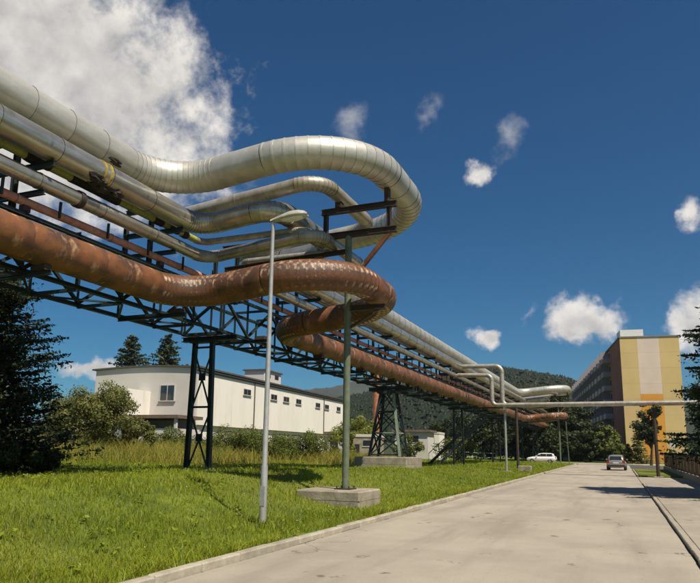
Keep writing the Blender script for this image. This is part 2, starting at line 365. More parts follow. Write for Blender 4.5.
def flat_mesh(name, verts, tris, tint, m):
    """fast numpy mesh of triangles (or quads) with a per-face tint"""
    me = bpy.data.meshes.new(name); nv, nf, k = len(verts), len(tris), tris.shape[1]
    me.vertices.add(nv); me.vertices.foreach_set('co', np.ascontiguousarray(verts, np.float32).ravel())
    me.loops.add(nf*k); me.loops.foreach_set('vertex_index', np.ascontiguousarray(tris, np.int32).ravel())
    me.polygons.add(nf); me.polygons.foreach_set('loop_start', np.arange(0, nf*k, k, dtype=np.int32))
    a = me.attributes.new('tint', 'FLOAT', 'FACE'); a.data.foreach_set('value', np.ascontiguousarray(tint, np.float32))
    me.materials.append(m); me.update(); me.validate(); return me
def unit(a): return a/np.maximum(np.linalg.norm(a, axis=1, keepdims=True), 1e-9)
def leaf_quads(c, size, tint, nrm=None, asp=.55, g=rng):
    """one rhombic leaf per centre"""
    n = len(c); d = unit(g.normal(size=(n, 3))); nr = unit(g.normal(size=(n, 3))) if nrm is None else unit(nrm+g.normal(size=(n, 3))*.6)
    s = np.cross(d, nr); s = unit(s); d = np.cross(nr, s); size = np.broadcast_to(np.asarray(size, float).reshape(-1, 1), (n, 1))
    v = np.stack([c-d*size*.5, c+s*size*asp*.5, c+d*size*.5, c-s*size*asp*.5], 1).reshape(-1, 3)
    return v, np.arange(4*n).reshape(-1, 4), tint

# ------------------------------------------------------------------ terrain
def smooth(t):
    t = np.clip(t, 0, 1); return t*t*(3-2*t)
KL, KR = -5.45, 1.05                                # kerb faces, left and right
FENCE_X = 4.1
def ground_z(x, y):
    x = np.asarray(x, float); y = np.asarray(y, float)
    amp = np.interp(y, [-30, 8, 20, 37, 58, 90, 120], [.88, .90, .88, .53, .28, .12, .0])
    z = .10 + amp*smooth((-6.7-x)/4.5)*.92
    field = smooth((-15-x)/22)*np.interp(y, [-40, 20, 60, 110, 150], [.9, .95, .95, .4, 0])
    z = z + field
    z = z + .05*np.sin(x*.9+y*.35)*smooth((-6.6-x)/3) * (y < 95)
    z = np.where(x > -5.45, .02, z)
    return z
def gz(x, y): return float(ground_z(x, y))
def build_ground():
    xs = np.concatenate([np.array([-4400, -2500, -1000, -400, -200, -120]), np.arange(-90, -30, 6), np.arange(-30, -16, 1.0), np.arange(-16, -5.56, .35), [-5.56],
                         [-5.44, 1, 4, 10, 20, 40, 80, 160, 400, 1000, 2500, 4400]])
    ys = np.concatenate([np.array([-4400, -1000, -200, -60, -30]), np.arange(-15, 70, .8), np.arange(70, 112, 2.0), np.array([112, 118, 125, 140, 160, 200, 300, 600, 1200, 2500, 4400])])
    X, Y = np.meshgrid(xs, ys, indexing='ij'); Z = ground_z(X, Y)
    road = (X > -5.5) & (Y < 112)
    Z = np.where(road, -.06, Z)
    cross = (X > -60) & (X < 60) & (Y > 99) & (Y < 111.9)
    Z = np.where(cross, -.06, Z)
    far = np.maximum(np.hypot(X, Y)-160, 0); Z = np.where(far > 0, np.minimum(Z, .1)-.0*far, Z)
    v = np.stack([X, Y, Z], -1).reshape(-1, 3); nx, ny = X.shape
    i = np.arange(nx-1)[:, None]*ny + np.arange(ny-1)[None]
    f = np.stack([i, i+ny, i+ny+1, i+1], -1).reshape(-1, 4)
    me = bpy.data.meshes.new('ground'); me.from_pydata(v.tolist(), [], f.tolist()); me.materials.append(MT['ground'])
    me.polygons.foreach_set('use_smooth', [True]*len(f)); me.update()
    tag(link('ground', me), kind='structure')
build_ground()

# road of cast slabs, kerbs, pavement
def build_road():
    bed = MB().box(-5.5, 4.6, -12, 99.5, -.05, -.035).build('road', MT['tarm']); tag(bed, kind='structure')
    g = .018; yy = -11.0; i = 0
    me = MB().cbox(KL+.01, KR-.03, g, 6.0-g, -.03, .0, .008).mesh('slab', MT['road'])
    while yy < 97:
        o = link('slab', me, bed, (0, yy, 0)); o.rotation_euler = (R(random.uniform(-.03, .03)), R(random.uniform(-.03, .03)), 0); yy += 6.0
    MB().box(-60, 60, 99.6, 111.5, -.05, -.004).build('cross_road', MT['road'])['kind'] = 'structure'
    # left kerb of one metre stones, turning left into the side road
    kb = MB().box(-5.60, KL-.005, -11, 93, -.04, .0).build('kerb', MT['tarm']); tag(kb, kind='structure')
    ms = MB().cbox(-.165, 0, .006, .994, -.05, .115, .018).mesh('kerb_stone', MT['kerb'])
    for k in range(104):
        o = link('kerb_stone', ms, kb, (KL+random.uniform(-.008, .008), -11+k, random.uniform(-.012, .006))); o.rotation_euler = (R(random.uniform(-.25, .25)), 0, R(random.uniform(-.25, .25)))
    n = 9; rad = 6.5                              # turn
    for k in range(n):
        a = (k+.5)/n*math.pi/2; c = Vector((KL-rad, 93))
        o = link('kerb_stone', ms, kb, (c.x+rad*math.cos(a), c.y+rad*math.sin(a), 0)); o.rotation_euler = (0, 0, a)
        o.location.x += .5*math.sin(a); o.location.y -= .5*math.cos(a); o.scale.y = 1.12
    # right pavement
    pv = MB().box(KR, FENCE_X-.12, -12, 40.2, -.033, .004).build('pavement', MT['tarm']); tag(pv, kind='structure')
    mp = MB().cbox(KR+.135, FENCE_X-.15, .01, 2.99, 0, .03, .008).mesh('slab', MT['pave'])
    for k in range(17): link('slab', mp, pv, (0, -11+k*3.0, .034))
    mk = MB().cbox(KR-.005, KR+.12, .006, .994, -.03, .088, .012).mesh('kerb_stone', MT['pave'])
    for k in range(51):
        o = link('kerb_stone', mk, pv, (random.uniform(-.006, .006), -11+k, random.uniform(-.02, -.008))); o.rotation_euler = (0, 0, R(random.uniform(-.3, .3)))
    MB().box(KR, 14, 40.25, 51.5, -.033, -.002).build('driveway', MT['pave'])['kind'] = 'structure'
    # grass verge with its own kerb
    vg = MB().cbox(KR+.15, FENCE_X+6, 51.8, 72, -.03, .10, .04).build('verge', MT['ground']); tag(vg, kind='structure')
    for k in range(20):
        link('kerb_stone', mk, vg, (0, 51.9+k, -.002))
    MB().cbox(4.4, 45, -12, 40, -.03, .12, .04).build('garden', MT['ground'])['kind'] = 'structure'
build_road()

# ------------------------------------------------------------------ pipes
def fillet(points, radii):
    """polyline with rounded corners -> list of ('s'|'a', points)"""
    P = [Vector(p) for p in points]; segs = []; cur = P[0]
    for i in range(1, len(P)-1):
        a, b, c = P[i-1], P[i], P[i+1]; r = radii[i-1]
        d1, d2 = (b-a).normalized(), (c-b).normalized(); ang = d1.angle(d2)
        t = r*math.tan(ang/2); s, e = b-d1*t, b+d2*t
        if (s-cur).length > .02: segs.append(('s', [cur, s]))
        cen = b + (d2-d1).normalized()*(r/math.cos(ang/2)); n = max(3, int(round(math.degrees(ang)/(6.4 if r > 1 else 9))))
        arc = []
        v0 = s-cen; axis = d1.cross(d2).normalized()
        for k in range(n+1): arc.append(cen + Matrix.Rotation(ang*k/n, 3, axis) @ v0)
        segs.append(('a', arc)); cur = e
    segs.append(('s', [cur, P[-1]])); return segs
def section_mesh(a, b, ta, tb, r, m, n=24, bead=.012, org=Vector()):
    """one cladding sheet with a lapped edge"""
    L = (b-a).length; vs = []; prev = None
    k1 = min(.05/L, .3); ks = [(0, r+bead), (k1, r+bead), (k1, r+bead), (k1, r-.001), (k1, r), (1, r)]   # lap, its lip, the sheet
    for k, rr in ks:
        t = (ta*(1-k)+tb*k).normalized(); p = a.lerp(b, k)
        ref = Vector((0, 0, 1)) if abs(t.z) < .9 else Vector((1, 0, 0)); q = t.cross(ref).normalized(); u = q.cross(t)
        vs += [p-org + (q*math.cos(2*math.pi*j/n)+u*math.sin(2*math.pi*j/n))*rr for j in range(n)]
    fs = [(i*n+j, i*n+(j+1) % n, (i+1)*n+(j+1) % n, (i+1)*n+j) for i in (0, 2, 4) for j in range(n)]
    return vs, fs
LOOPS = (0.0, 75.0)
Y_END = 150.0; Y_BEG = -14.0
def pipe(name, label, X, Z, r, spec, mats, seclen, tilt=.1, n=24, far=46.0, cat='pipe', piece='cladding_section', bead=.011):
    """spec = None or (Y1, Y2, Xtip, inner radius, outer radius): the expansion loop, repeated further on"""
    root = empty(name, (X, 0, 0), label, cat, 'pipes on the overhead rack'); org = Vector((X, 0, 0))
    pts = [(X, Y_BEG, Z)]; rad = []
    if spec:
        y1, y2, xt, ri, ro = spec; zt = Z+tilt*(xt-X)
        for o in LOOPS:
            pts += [(X, y1+o, Z), (xt, y1+o, zt), (xt, y2+o, zt), (X, y2+o, Z)]; rad += [ri, ro, ro, ri]
    pts.append((X, Y_END, Z)); segs = fillet(pts, rad)
    fv = MB(); shared = {}
    for kind, pp in segs:
        if kind == 's':
            a, b = pp; L = (b-a).length; k = max(1, int(round(L/seclen))); t = (b-a).normalized()
            tl = [(a.lerp(b, i/k), a.lerp(b, (i+1)/k), t, t) for i in range(k)]
        else:
            tl = []
            for i in range(len(pp)-1):
                def tan(j):
                    return (pp[min(j+1, len(pp)-1)]-pp[max(j-1, 0)]).normalized()
                tl.append((pp[i], pp[i+1], tan(i), tan(i+1)))
        for a, b, ta, tb in tl:
            off_run = abs(a.x-X) > .2 or abs(b.x-X) > .2 or a.y > 17; m = mats[1] if (kind == 'a' or (len(mats) > 2 and off_run)) else mats[0]
            if (a.y+b.y)/2 < far:
                key = (kind, m.name, tuple(round(q, 3) for q in (b-a)))
                if kind == 's':
                    if key not in shared:
                        mb = MB(); mb.add(*section_mesh(Vector(), b-a, ta, tb, r, m, n, bead), True); shared[key] = mb.mesh(piece, m)
                    link(piece, shared[key], root, a-org)
                else:
                    mb = MB(); mb.add(*section_mesh(Vector(), b-a, ta, tb, r, m, n, bead*.85), True); mb.build(piece, m, root, a-org)
            else:
                fv.add(*section_mesh(a, b, ta, tb, r, m, 14 if n > 14 else n, min(bead, .006), org=org), True, 1 if (kind == 'a' or len(mats) > 2) else 0)
    if fv.v:
        o = fv.build('distant_cladding', list(mats), root); o['kind'] = 'stuff'
    return root
pipe('insulated_pipe', 'thickest silver clad pipe with a wide segmented expansion loop, topmost on the rack', -12.3, 9.45, .47, (15.1, 22.3, -6.15, 1.8, 2.7), (MT['clad'], MT['clad']), 1.15)
pipe('insulated_pipe', 'slender silver pipe whose loop nests just under the thickest pipe loop', -13.3, 9.0, .225, (16.4, 20.9, -7.75, .6, .8), (MT['clad_small'], MT['clad_small']), 2.0, n=16)
pipe('insulated_pipe', 'shiny medium silver pipe running directly below the thickest silver pipe', -11.6, 8.36, .32, (15.85, 20.0, -8.9, .75, .75), (MT['shiny'], MT['shiny']), 1.6)
pipe('painted_pipe', 'thin yellow green painted pipe with black wrapped stretches between two silver pipes', -12.1, 8.18, .105, (16.75, 19.1, -8.35, .35, .35), (MT['lime'], MT['clad_small'], MT['clad_small']), 3.0, tilt=.0, n=14)
pipe('insulated_pipe', 'silver pipe just above the thin faded red pipe', -11.8, 7.57, .185, (16.6, 20.3, -7.9, .55, .55), (MT['shiny'], MT['clad_small']), 2.0, n=18)
pipe('painted_pipe', 'thin faded red pipe running above the thick rusty pipe', -12.2, 7.14, .105, None, (MT['pink'], MT['pink']), 3.0, n=14, piece='pipe_length')
pipe('rusty_pipe', 'thick rusty brown pipe with flaking primer and a low rounded loop', -11.5, 6.0, .44, (15.2, 20.6, -6.65, 1.4, 2.1), (MT['rust'], MT['rust_bend']), 2.2, piece='pipe_length', bead=.003)

# wraps, straps and collars seen on the pipes
def wraps():
    root = [o for o in col.objects if o.get('label', '').startswith('thin yellow green')][0]
    for y0, y1 in ((9.9, 10.6), (11.25, 12.9), (14.35, 14.75), (15.05, 15.5), (15.7, 15.95)):
        k = 6; MB().tube([(0, y0+(y1-y0)*i/k, 8.18) for i in range(k+1)], [.118+random.uniform(0, .02) for _ in range(k+1)], 12).build('tar_wrap', MT['wrap'], root)
    root = [o for o in col.objects if o.get('label', '').startswith('shiny medium')][0]
    for y in (11.55, 11.75):
        MB().tube([(0, y, 8.36), (0, y+.05, 8.36)], .343, 24).build('strap', MT['strap'], root)
    def lump(c, s_, m, par):
        g = np.random.default_rng(int(c[1]*10)); V, F = [], []; nu, nv = 10, 7
        for i in range(nv+1):
            for j in range(nu):
                th, ph = math.pi*i/nv, 2*math.pi*j/nu; k = 1+g.uniform(-.32, .32)*(0 < i < nv)
                V.append((c[0]+s_[0]*k*math.sin(th)*math.cos(ph), c[1]+s_[1]*k*math.sin(th)*math.sin(ph), c[2]+s_[2]*k*math.cos(th)))
        for i in range(nv):
            for j in range(nu): F.append((i*nu+j, (i+1)*nu+j, (i+1)*nu+(j+1) % nu, i*nu+(j+1) % nu))
        MB().add(V, F).build('torn_insulation', MT[m], par)
    lump((.02, 11.75, 8.02), (.18, .36, .10), 'wrap', root); lump((.1, 12.2, 8.05), (.12, .2, .12), 'steel_rusty', root); lump((.22, 11.4, 8.1), (.1, .25, .12), 'wrap', root)
    ra = [o for o in col.objects if o.get('label', '').startswith('thickest silver')][0]
    lump((.3, 12.55, 9.15), (.10, .26, .09), 'steel_rusty', ra)
    root = [o for o in col.objects if o.get('label', '').startswith('silver pipe just')][0]
    MB().tube([(0, 11.2, 7.57), (0, 11.35, 7.57)], .215, 16).build('collar', MT['steel_rusty'], root)
wraps()

# ------------------------------------------------------------------ truss bridges carrying the pipes
TY = [-1.0, 18.1, 37.4, 55.8, 74.5, 93.0, 111.5]      # trestles
XN, XF, ZB, ZT = -12.05, -13.6, 5.52, 6.80
def truss(L, nb, label, loc):
    root = empty('truss_bridge', loc, label, 'truss', 'truss bridges under the pipes'); S = MT['steel']
    X0 = (XN+XF)/2; n_, f_ = XN-X0, XF-X0; d = L/nb; zb, zt = 0, ZT-ZB
    for x in (n_, f_):
        for z in (zb, zt): MB().angle((x, .02, z), (x, L-.02, z), .13).build('chord', S, root)
    def rep(name, a, b, w, ys):
        me = MB().angle(a, b, w).mesh(name, S)
        for y in ys: link(name, me, root, (0, y, 0))
    ys = [d*i for i in range(nb+1)]
    ys[0] += .08; ys[-1] -= .08
    for x in (n_, f_):
        rep('truss_post', (x, 0, zb+.06), (x, 0, zt-.06), .085, ys)
        for i in range(nb):
            a, b = ((x, 0, zb+.05), (x, d, zt-.05)) if i % 2 else ((x, d, zb+.05), (x, 0, zt-.05))
            MB().angle(a, b, .08).build('diagonal', S, root, (0, d*i, 0))
    rep('cross_tie', (n_, 0, zb-.07), (f_, 0, zb-.07), .08, ys); rep('cross_tie', (n_, 0, zt+.07), (f_, 0, zt+.07), .08, ys)
    for i in range(nb):
        a, b = ((n_, 0, zb-.08), (f_, d, zb-.08)) if i % 2 else ((f_, 0, zb-.08), (n_, d, zb-.08))
        MB().angle(a, b, .06).build('sway_brace', S, root, (0, d*i, 0))
    # upper pipe frames and brackets every third bay
    ym = [d*i for i in range(1, nb, 3)]
    pr = [('bracket', (f_, 0, -.12), (XN-X0+.85, 0, -.12), .09, .11), ('pipe_beam', (f_, 0, 7.31-ZB), (.40+n_, 0, 7.31-ZB), .09, .12),
          ('pipe_beam', (f_, 0, 7.96-ZB), (.62+n_, 0, 7.96-ZB), .10, .14), ('pipe_beam', (f_, 0, 8.72-ZB), (.25+n_, 0, 8.72-ZB), .10, .14)]
    for nm, a, b, w, h in pr:
        me = MB().ibeam(a, b, w, h).mesh(nm, S)
        for y in ym: link(nm, me, root, (0, y, 0))
    me = MB().ibeam((0, 0, zt), (0, 0, 8.66-ZB), .12, .12).mesh('frame_post', S)
    for y in ym:
        for x in (n_-.57, f_+.05): link('frame_post', me, root, (x, y, 0))
    sd_ = MB().box(-.14, .14, -.14, .14, 8.79-ZB, 8.995-ZB).mesh('pipe_saddle', MT['steel_rusty'])
    s2 = MB().box(-.07, .07, -.1, .1, zt+.1, 7.045-ZB).mesh('pipe_saddle', MT['steel_rusty'])
    s3 = MB().box(-.2, .2, -.1, .1, -.07, .05).mesh('pipe_saddle', MT['steel_rusty'])
    for y in ym:
        link('pipe_saddle', sd_, root, (-12.3-X0, y, 0)); link('pipe_saddle', s2, root, (-12.2-X0, y, 0)); link('pipe_saddle', s3, root, (-11.5-X0, y, 0))
    # short hangers between the silver and red pipes
    me = MB().bar((0, 0, 7.0-ZB), (0, 0, 7.4-ZB), .05).mesh('hanger', S)
    for y in [d*(i+.5) for i in range(nb)]: link('hanger', me, root, (n_+.06, y, 0))
    return root
TRUSS_L = ['lattice truss passing over the dark conifer and the pipe loops', 'lattice truss between the two legged trestle and the splayed four legged trestle',
           'lattice truss leading from the concrete based trestle to the pipe crossing the road', 'lattice truss beyond the pipe crossing the road',
           'lattice truss reaching the far pipe loop', 'lattice truss past the far pipe loop']
for i in range(6):
    truss(TY[i+1]-TY[i], 12, TRUSS_L[i], ((XN+XF)/2, TY[i], ZB))

# trestles
def trestle_flat(y, label):
    x0 = -12.75; z0 = gz(x0, y)-.25; H = ZB-.22-z0; S = MT['steel']
    r = empty('trestle', (x0, y, z0), label, 'trestle', 'trestles under the pipe rack')
    hb, ht = .44, .34
    for s in (-1, 1): MB().ibeam((s*hb, 0, 0), (s*ht, 0, H-.1), .14, .14).build('leg', S, r)
    MB().ibeam((-.85, 0, H-.02), (1.3, 0, H-.02), .24, .15).build('crosshead', S, r)
    MB().box(-.5, .5, -.14, .14, H-.15, H-.1).build('cap_plate', S, r)
    n = 2
    for i in range(n):
        za, zb_ = .3+(H-.6)*i/n, .3+(H-.6)*(i+1)/n
        wa, wb = hb+(ht-hb)*za/H, hb+(ht-hb)*zb_/H
        for s in (-1, 1): MB().angle((-s*wa, .05*s, za), (s*wb, .05*s, zb_), .065).build('brace', S, r)
        MB().angle((-wb, 0, zb_), (wb, 0, zb_), .07).build('strut', S, r)
        MB().box(-.12, .12, -.02, .02, (za+zb_)/2-.12, (za+zb_)/2+.12).build('gusset_plate', S, r)
    MB().cbox(-.85, .85, -.5, .5, -.3, .28, .03).build('footing', MT['conc'], r)
    return r
def trestle_four(y, label, zb0):
    x0 = -12.75; H = ZB-.22-zb0; S = MT['steel']
    r = empty('trestle', (x0, y, zb0), label, 'trestle', 'trestles under the pipe rack')
    bx, by, tx, ty = .95, .8, .38, .3
    for sx in (-1, 1):
        for sy in (-1, 1):
            MB().angle((sx*bx, sy*by, 0), (sx*tx, sy*ty, H-.05), .16).build('leg', MT['post_light'] if (sx, sy) == (1, -1) else S, r)
            MB().box(sx*bx-.16, sx*bx+.16, sy*by-.16, sy*by+.16, 0, .03).build('base_plate', MT['steel_rusty'], r)
    n = 3
    def c(sx, sy, z):
        k = z/H; return Vector((sx*(bx+(tx-bx)*k), sy*(by+(ty-by)*k), z))
    for i in range(n):
        za, zb_ = .12+(H-.2)*i/n, .12+(H-.2)*(i+1)/n
        for p, q in (((-1, -1), (1, -1)), ((1, -1), (1, 1)), ((1, 1), (-1, 1)), ((-1, 1), (-1, -1))):
            MB().angle(c(*p, za), c(*q, zb_), .075).build('brace', S, r); MB().angle(c(*q, za), c(*p, zb_), .075).build('brace', S, r)
            MB().angle(c(*p, za), c(*q, za), .075).build('strut', MT['post_light'] if (i == 1 and p[1] == -1) else S, r)
    for sy in (-1, 1): MB().ibeam((-1.2, sy*ty, H-.02), (1.65, sy*ty, H-.02), .22, .22).build('crosshead', S, r)
    MB().box(-.6, .6, -.5, .5, H-.28, H-.14).build('cap_plate', S, r)
    return r
trestle_flat(TY[0], 'two legged trestle carrying the near start of the pipe rack')
trestle_flat(TY[1], 'tall narrow two legged dark trestle with crossed braces in front of the white building')
def plinth(x0, x1, y0, y1, z0, z1, label):
    root = empty('concrete_plinth', ((x0+x1)/2, (y0+y1)/2, z0), label, 'plinth')
    cx, cy = (x0+x1)/2, (y0+y1)/2
    o = MB().cbox(x0-cx, x1-cx, y0-cy, y1-cy, 0, z1-z0, .035).build('block', MT['conc'], root)
    n = 3
    for i in range(1, n):                             # shuttering joints left on the faces
        z = (z1-z0)*i/n
        MB().box(x0-cx-.006, x1-cx+.006, y0-cy-.006, y1-cy+.006, z-.006, z+.006).build('casting_ridge', MT['conc'], root)
    return root
plinth(-14.3, -11.15, 35.7, 38.9, .1, 1.27, 'large weathered concrete block under the splayed four legged trestle')
trestle_four(37.4, 'splayed four legged lattice trestle standing on a large concrete block', 1.27)
trestle_flat(TY[3], 'slim two legged trestle in line with the pipe crossing the road')
trestle_flat(TY[4], 'slim two legged trestle between the crossing pipe and the far loop')
trestle_flat(TY[5], 'slim two legged trestle below the far pipe loop')
trestle_flat(TY[6], 'slim two legged trestle at the far end of the pipe rack')

# loop supports: post on a plinth, cantilever frame
def loop_support(off, label, near=True):
    px_, py_ = -7.42, 17.85+off; zg = .55 if near else gz(px_, py_)-.1
    r = empty('loop_support', (px_, py_, zg), label, 'support frame', 'frames holding the pipe loops'); S = MT['steel_rusty']
    MB().tube([(0, 0, 0), (0, 0, 8.2-zg)], .105, 14).build('post', MT['post'], r)
    MB().box(-.25, .25, -.25, .25, 0, .035).build('base_plate', MT['steel_rusty'], r)
    for sx in (-1, 1):
        for sy in (-1, 1): MB().tube([(sx*.19, sy*.19, .03), (sx*.19, sy*.19, .10)], .022, 6).build('anchor_bolt', S, r)
    b = lambda x, z: (x-px_, 0, z-zg)
    MB().ibeam(b(-12.0, 8.27), b(-5.85, 8.27), .16, .18).build('lower_beam', S, r)
    MB().ibeam(b(-8.35, 9.08), b(-5.85, 9.08), .16, .18).build('upper_beam', S, r)
    for x in (-8.2, -6.1): MB().ibeam(b(x, 8.36), b(x, 9.0), .13, .13).build('hanger', S, r)
    MB().bar(b(-6.05, 8.2), b(-7.34, 6.75), .12, .12).build('strut', MT['rust'], r)
    MB().box(-6.15-.07-px_, -6.15+.07-px_, -.10, .10, 9.17-zg, 9.62-zg).build('pipe_saddle', S, r)
    MB().box(-7.75-.1-px_, -7.75+.1-px_, -.12, .12, 9.17-zg, 9.36-zg).build('pipe_saddle', S, r)
    MB().ibeam(b(-11.9, 7.55), b(-7.5, 7.72), .10, .14).build('middle_beam', S, r)
    MB().ibeam(b(-7.42, 5.9), b(-6.2, 5.9), .12, .16).build('rest_bracket', S, r)
    MB().bar(b(-7.35, 5.3), b(-6.4, 5.83), .07).build('bracket_brace', S, r)
    return r
loop_support(0, 'olive steel post on a low concrete block carrying the frame of the big pipe loop')
loop_support(75, 'post and frame under the far pipe loop beside the road', near=False)
plinth(-8.6, -6.65, 17.0, 18.75, -.2, .55, 'low concrete block with the olive post of the big pipe loop')
# slanting prop of the far loop support
o = MB().bar((0, 0, 0), (-.2, -.9, 8.0), .12).build('steel_prop', MT['post'], None, (-6.4, 94.0, .05)); tag(o, 'leaning steel prop under the far pipe loop', 'prop')

# crossing pipe over the road with its two goosenecks
def crossing():
    r = empty('crossing_pipe', (-8.8, 51, 0), 'silver pipe dropping from the rack and crossing above the road', 'pipe'); org = Vector((-8.8, 51, 0)); m = MT['clad_small']
    def run(pts, rad, rr, seg=2.2):
        for kind, pp in fillet(pts, rad):
            if kind == 's':
                a, b = pp; k = max(1, round((b-a).length/seg)); t = (b-a).normalized()
                for i in range(k):
                    p, q = a.lerp(b, i/k), a.lerp(b, (i+1)/k)
                    mb = MB(); mb.add(*section_mesh(Vector(), q-p, t, t, rr, m, 14), True); mb.build('cladding_section', m, r, p-org)
            else:
                MB().tube([p-org for p in pp], rr, 14).build('elbow', m, r)
    run([(-11.8, 51, 7.6), (-8.95, 51, 7.5), (-8.95, 51, 5.18), (19, 51, 5.18)], [.4, .4], .165)
    r2 = r
    r = empty('crossing_pipe', (-8.2, 51.6, 0), 'taller gooseneck pipe dropping beside the first and running behind it over the road', 'pipe'); org = Vector((-8.2, 51.6, 0))
    run([(-11.6, 51.6, 8.36), (-8.25, 51.6, 8.28), (-8.25, 51.6, 5.2), (19, 51.6, 5.2)], [.5, .45], .175)
    for x, lab, m in ((-8.05, 'pale round post by the kerb holding the crossing pipe', MT['galv']), (2.4, 'dark steel post at the verge holding the crossing pipe', MT['steel_rusty']),
                      (14.0, 'steel post in the garden holding the crossing pipe', MT['steel_rusty'])):
        z0 = gz(x, 51.3) if x < 0 else .0
        if x == 2.4: yb = 52.3
        p = empty('pipe_post', (x, 51.3, z0-.05), lab, 'post', 'posts under the crossing pipe')
        MB().tube([(0, 0, 0), (0, 0, 4.86-z0)], .085 if x < 0 else .12, 12).build('post', m, p)
        MB().ibeam((0, -.5, 4.96-z0), (0, .55, 4.96-z0), .14, .18).build('head_beam', m, p)
        MB().cbox(-.3, .3, -.3, .3, -.1, .12, .02).build('footing', MT['conc'], p)
crossing()
o = MB().cbox(-.5, .5, -.45, .45, -.2, .42, .03).build('concrete_block', MT['conc'], None, (-7.2, 55.2, gz(-7.2, 55.2))); tag(o, 'small concrete block near the kerb beyond the crossing pipe', 'block')
r = empty('rusty_post', (-8.4, 60, gz(-8.4, 60)-.1), 'dark brown post standing behind the small concrete block', 'post')
MB().tube([(0, 0, 0), (0, 0, 5.4)], .12, 10).build('post', MT['steel_rusty'], r); MB().ibeam((-4.6, 0, 5.45), (.4, 0, 5.45), .14, .16).build('arm', MT['steel_rusty'], r)

# steel stair climbing to the rack
def stair():
    x, y0, y1 = -13.6, 60, 66.5; z0 = gz(x, y0); r = empty('steel_stair', (x, y0, z0), 'dark steel stair climbing to the pipe rack behind the crossing pipe', 'stair'); S = MT['steel']
    A, B = Vector((-2.5, 0, 0)), Vector((1.2, 5.0, 4.6))
    side = Vector((B.y, -B.x, 0)).normalized()*.5
    for s in (-1, 1):
        MB().bar(A+side*s, B+side*s, .08, .26).build('stringer', S, r)
        MB().bar(A+side*s+Vector((0, 0, 1)), B+side*s+Vector((0, 0, 1)), .05).build('handrail', S, r)
        for k in range(6): p = A.lerp(B, k/5)+side*s; MB().bar(p, p+Vector((0, 0, 1)), .04).build('baluster', S, r)
    for k in range(20):
        p = A.lerp(B, (k+.5)/20); MB().bar(p-side, p+side, .26, .04).build('tread', S, r)
stair()

# ------------------------------------------------------------------ street lamps
def street_lamp(x, y, label, top=6.75, rz=0):
    z0 = gz(x, y)-.05 if x < 0 else .03
    r = empty('street_lamp', (x, y, z0), label, 'street lamp', 'street lamps along the road', rz)
    h = top-z0
    MB().tube([(0, 0, 0), (0, 0, 1.25), (0, 0, 1.3), (0, 0, h)], [.075, .075, .06, .042], 14).build('pole', MT['galv'], r)
    MB().box(-.05, .05, -.081, -.06, .45, .85).build('access_door', MT['galv'], r)
    MB().tube([(0, 0, 0), (0, 0, .06)], .12, 14).build('base_collar', MT['conc'], r)
    # cobra head: rounded shell and diffuser
    prof = [(-.06, .05, .05), (.05, .075, .085), (.22, .12, .13), (.42, .165, .17), (.60, .17, .165), (.74, .14, .125), (.82, .07, .06)]
    vs, fs, n = [], [], 10
    for px_, w, hh in prof:
        zc = h+.02+px_*.10
        vs += [(px_, w*math.cos(math.pi*j/(n-1)), zc+hh*math.sin(math.pi*j/(n-1))) for j in range(n)]
    for i in range(len(prof)-1): fs += [(i*n+j, i*n+j+1, (i+1)*n+j+1, (i+1)*n+j) for j in range(n-1)]
    fs += [tuple(range(n)), tuple(range((len(prof)-1)*n+n-1, (len(prof)-1)*n-1, -1))]
    fs += [(i*n, (i+1)*n, (i+1)*n+n-1, i*n+n-1) for i in range(len(prof)-1)]
    hd = MB().add(vs, fs, True).build('lamp_head', MT['lamp_body'], r)
    vs, fs = [], []; dp = [(.20, .09, 0), (.36, .125, .055), (.56, .13, .06), (.72, .09, .02)]
    for px_, w, dd in dp:
        zc = h+.015+px_*.10
        vs += [(px_, w*math.cos(math.pi*j/(n-1)), zc-.005-dd*math.sin(math.pi*j/(n-1))) for j in range(n)]
    for i in range(len(dp)-1): fs += [(i*n+j, (i+1)*n+j, (i+1)*n+j+1, i*n+j+1) for j in range(n-1)]
    MB().add(vs, fs, True).build('diffuser', MT['lamp_glass'], hd)
    return r
street_lamp(-7.0, 12.35, 'tall grey street lamp on the grass in front of the pipe loops', rz=R(8))

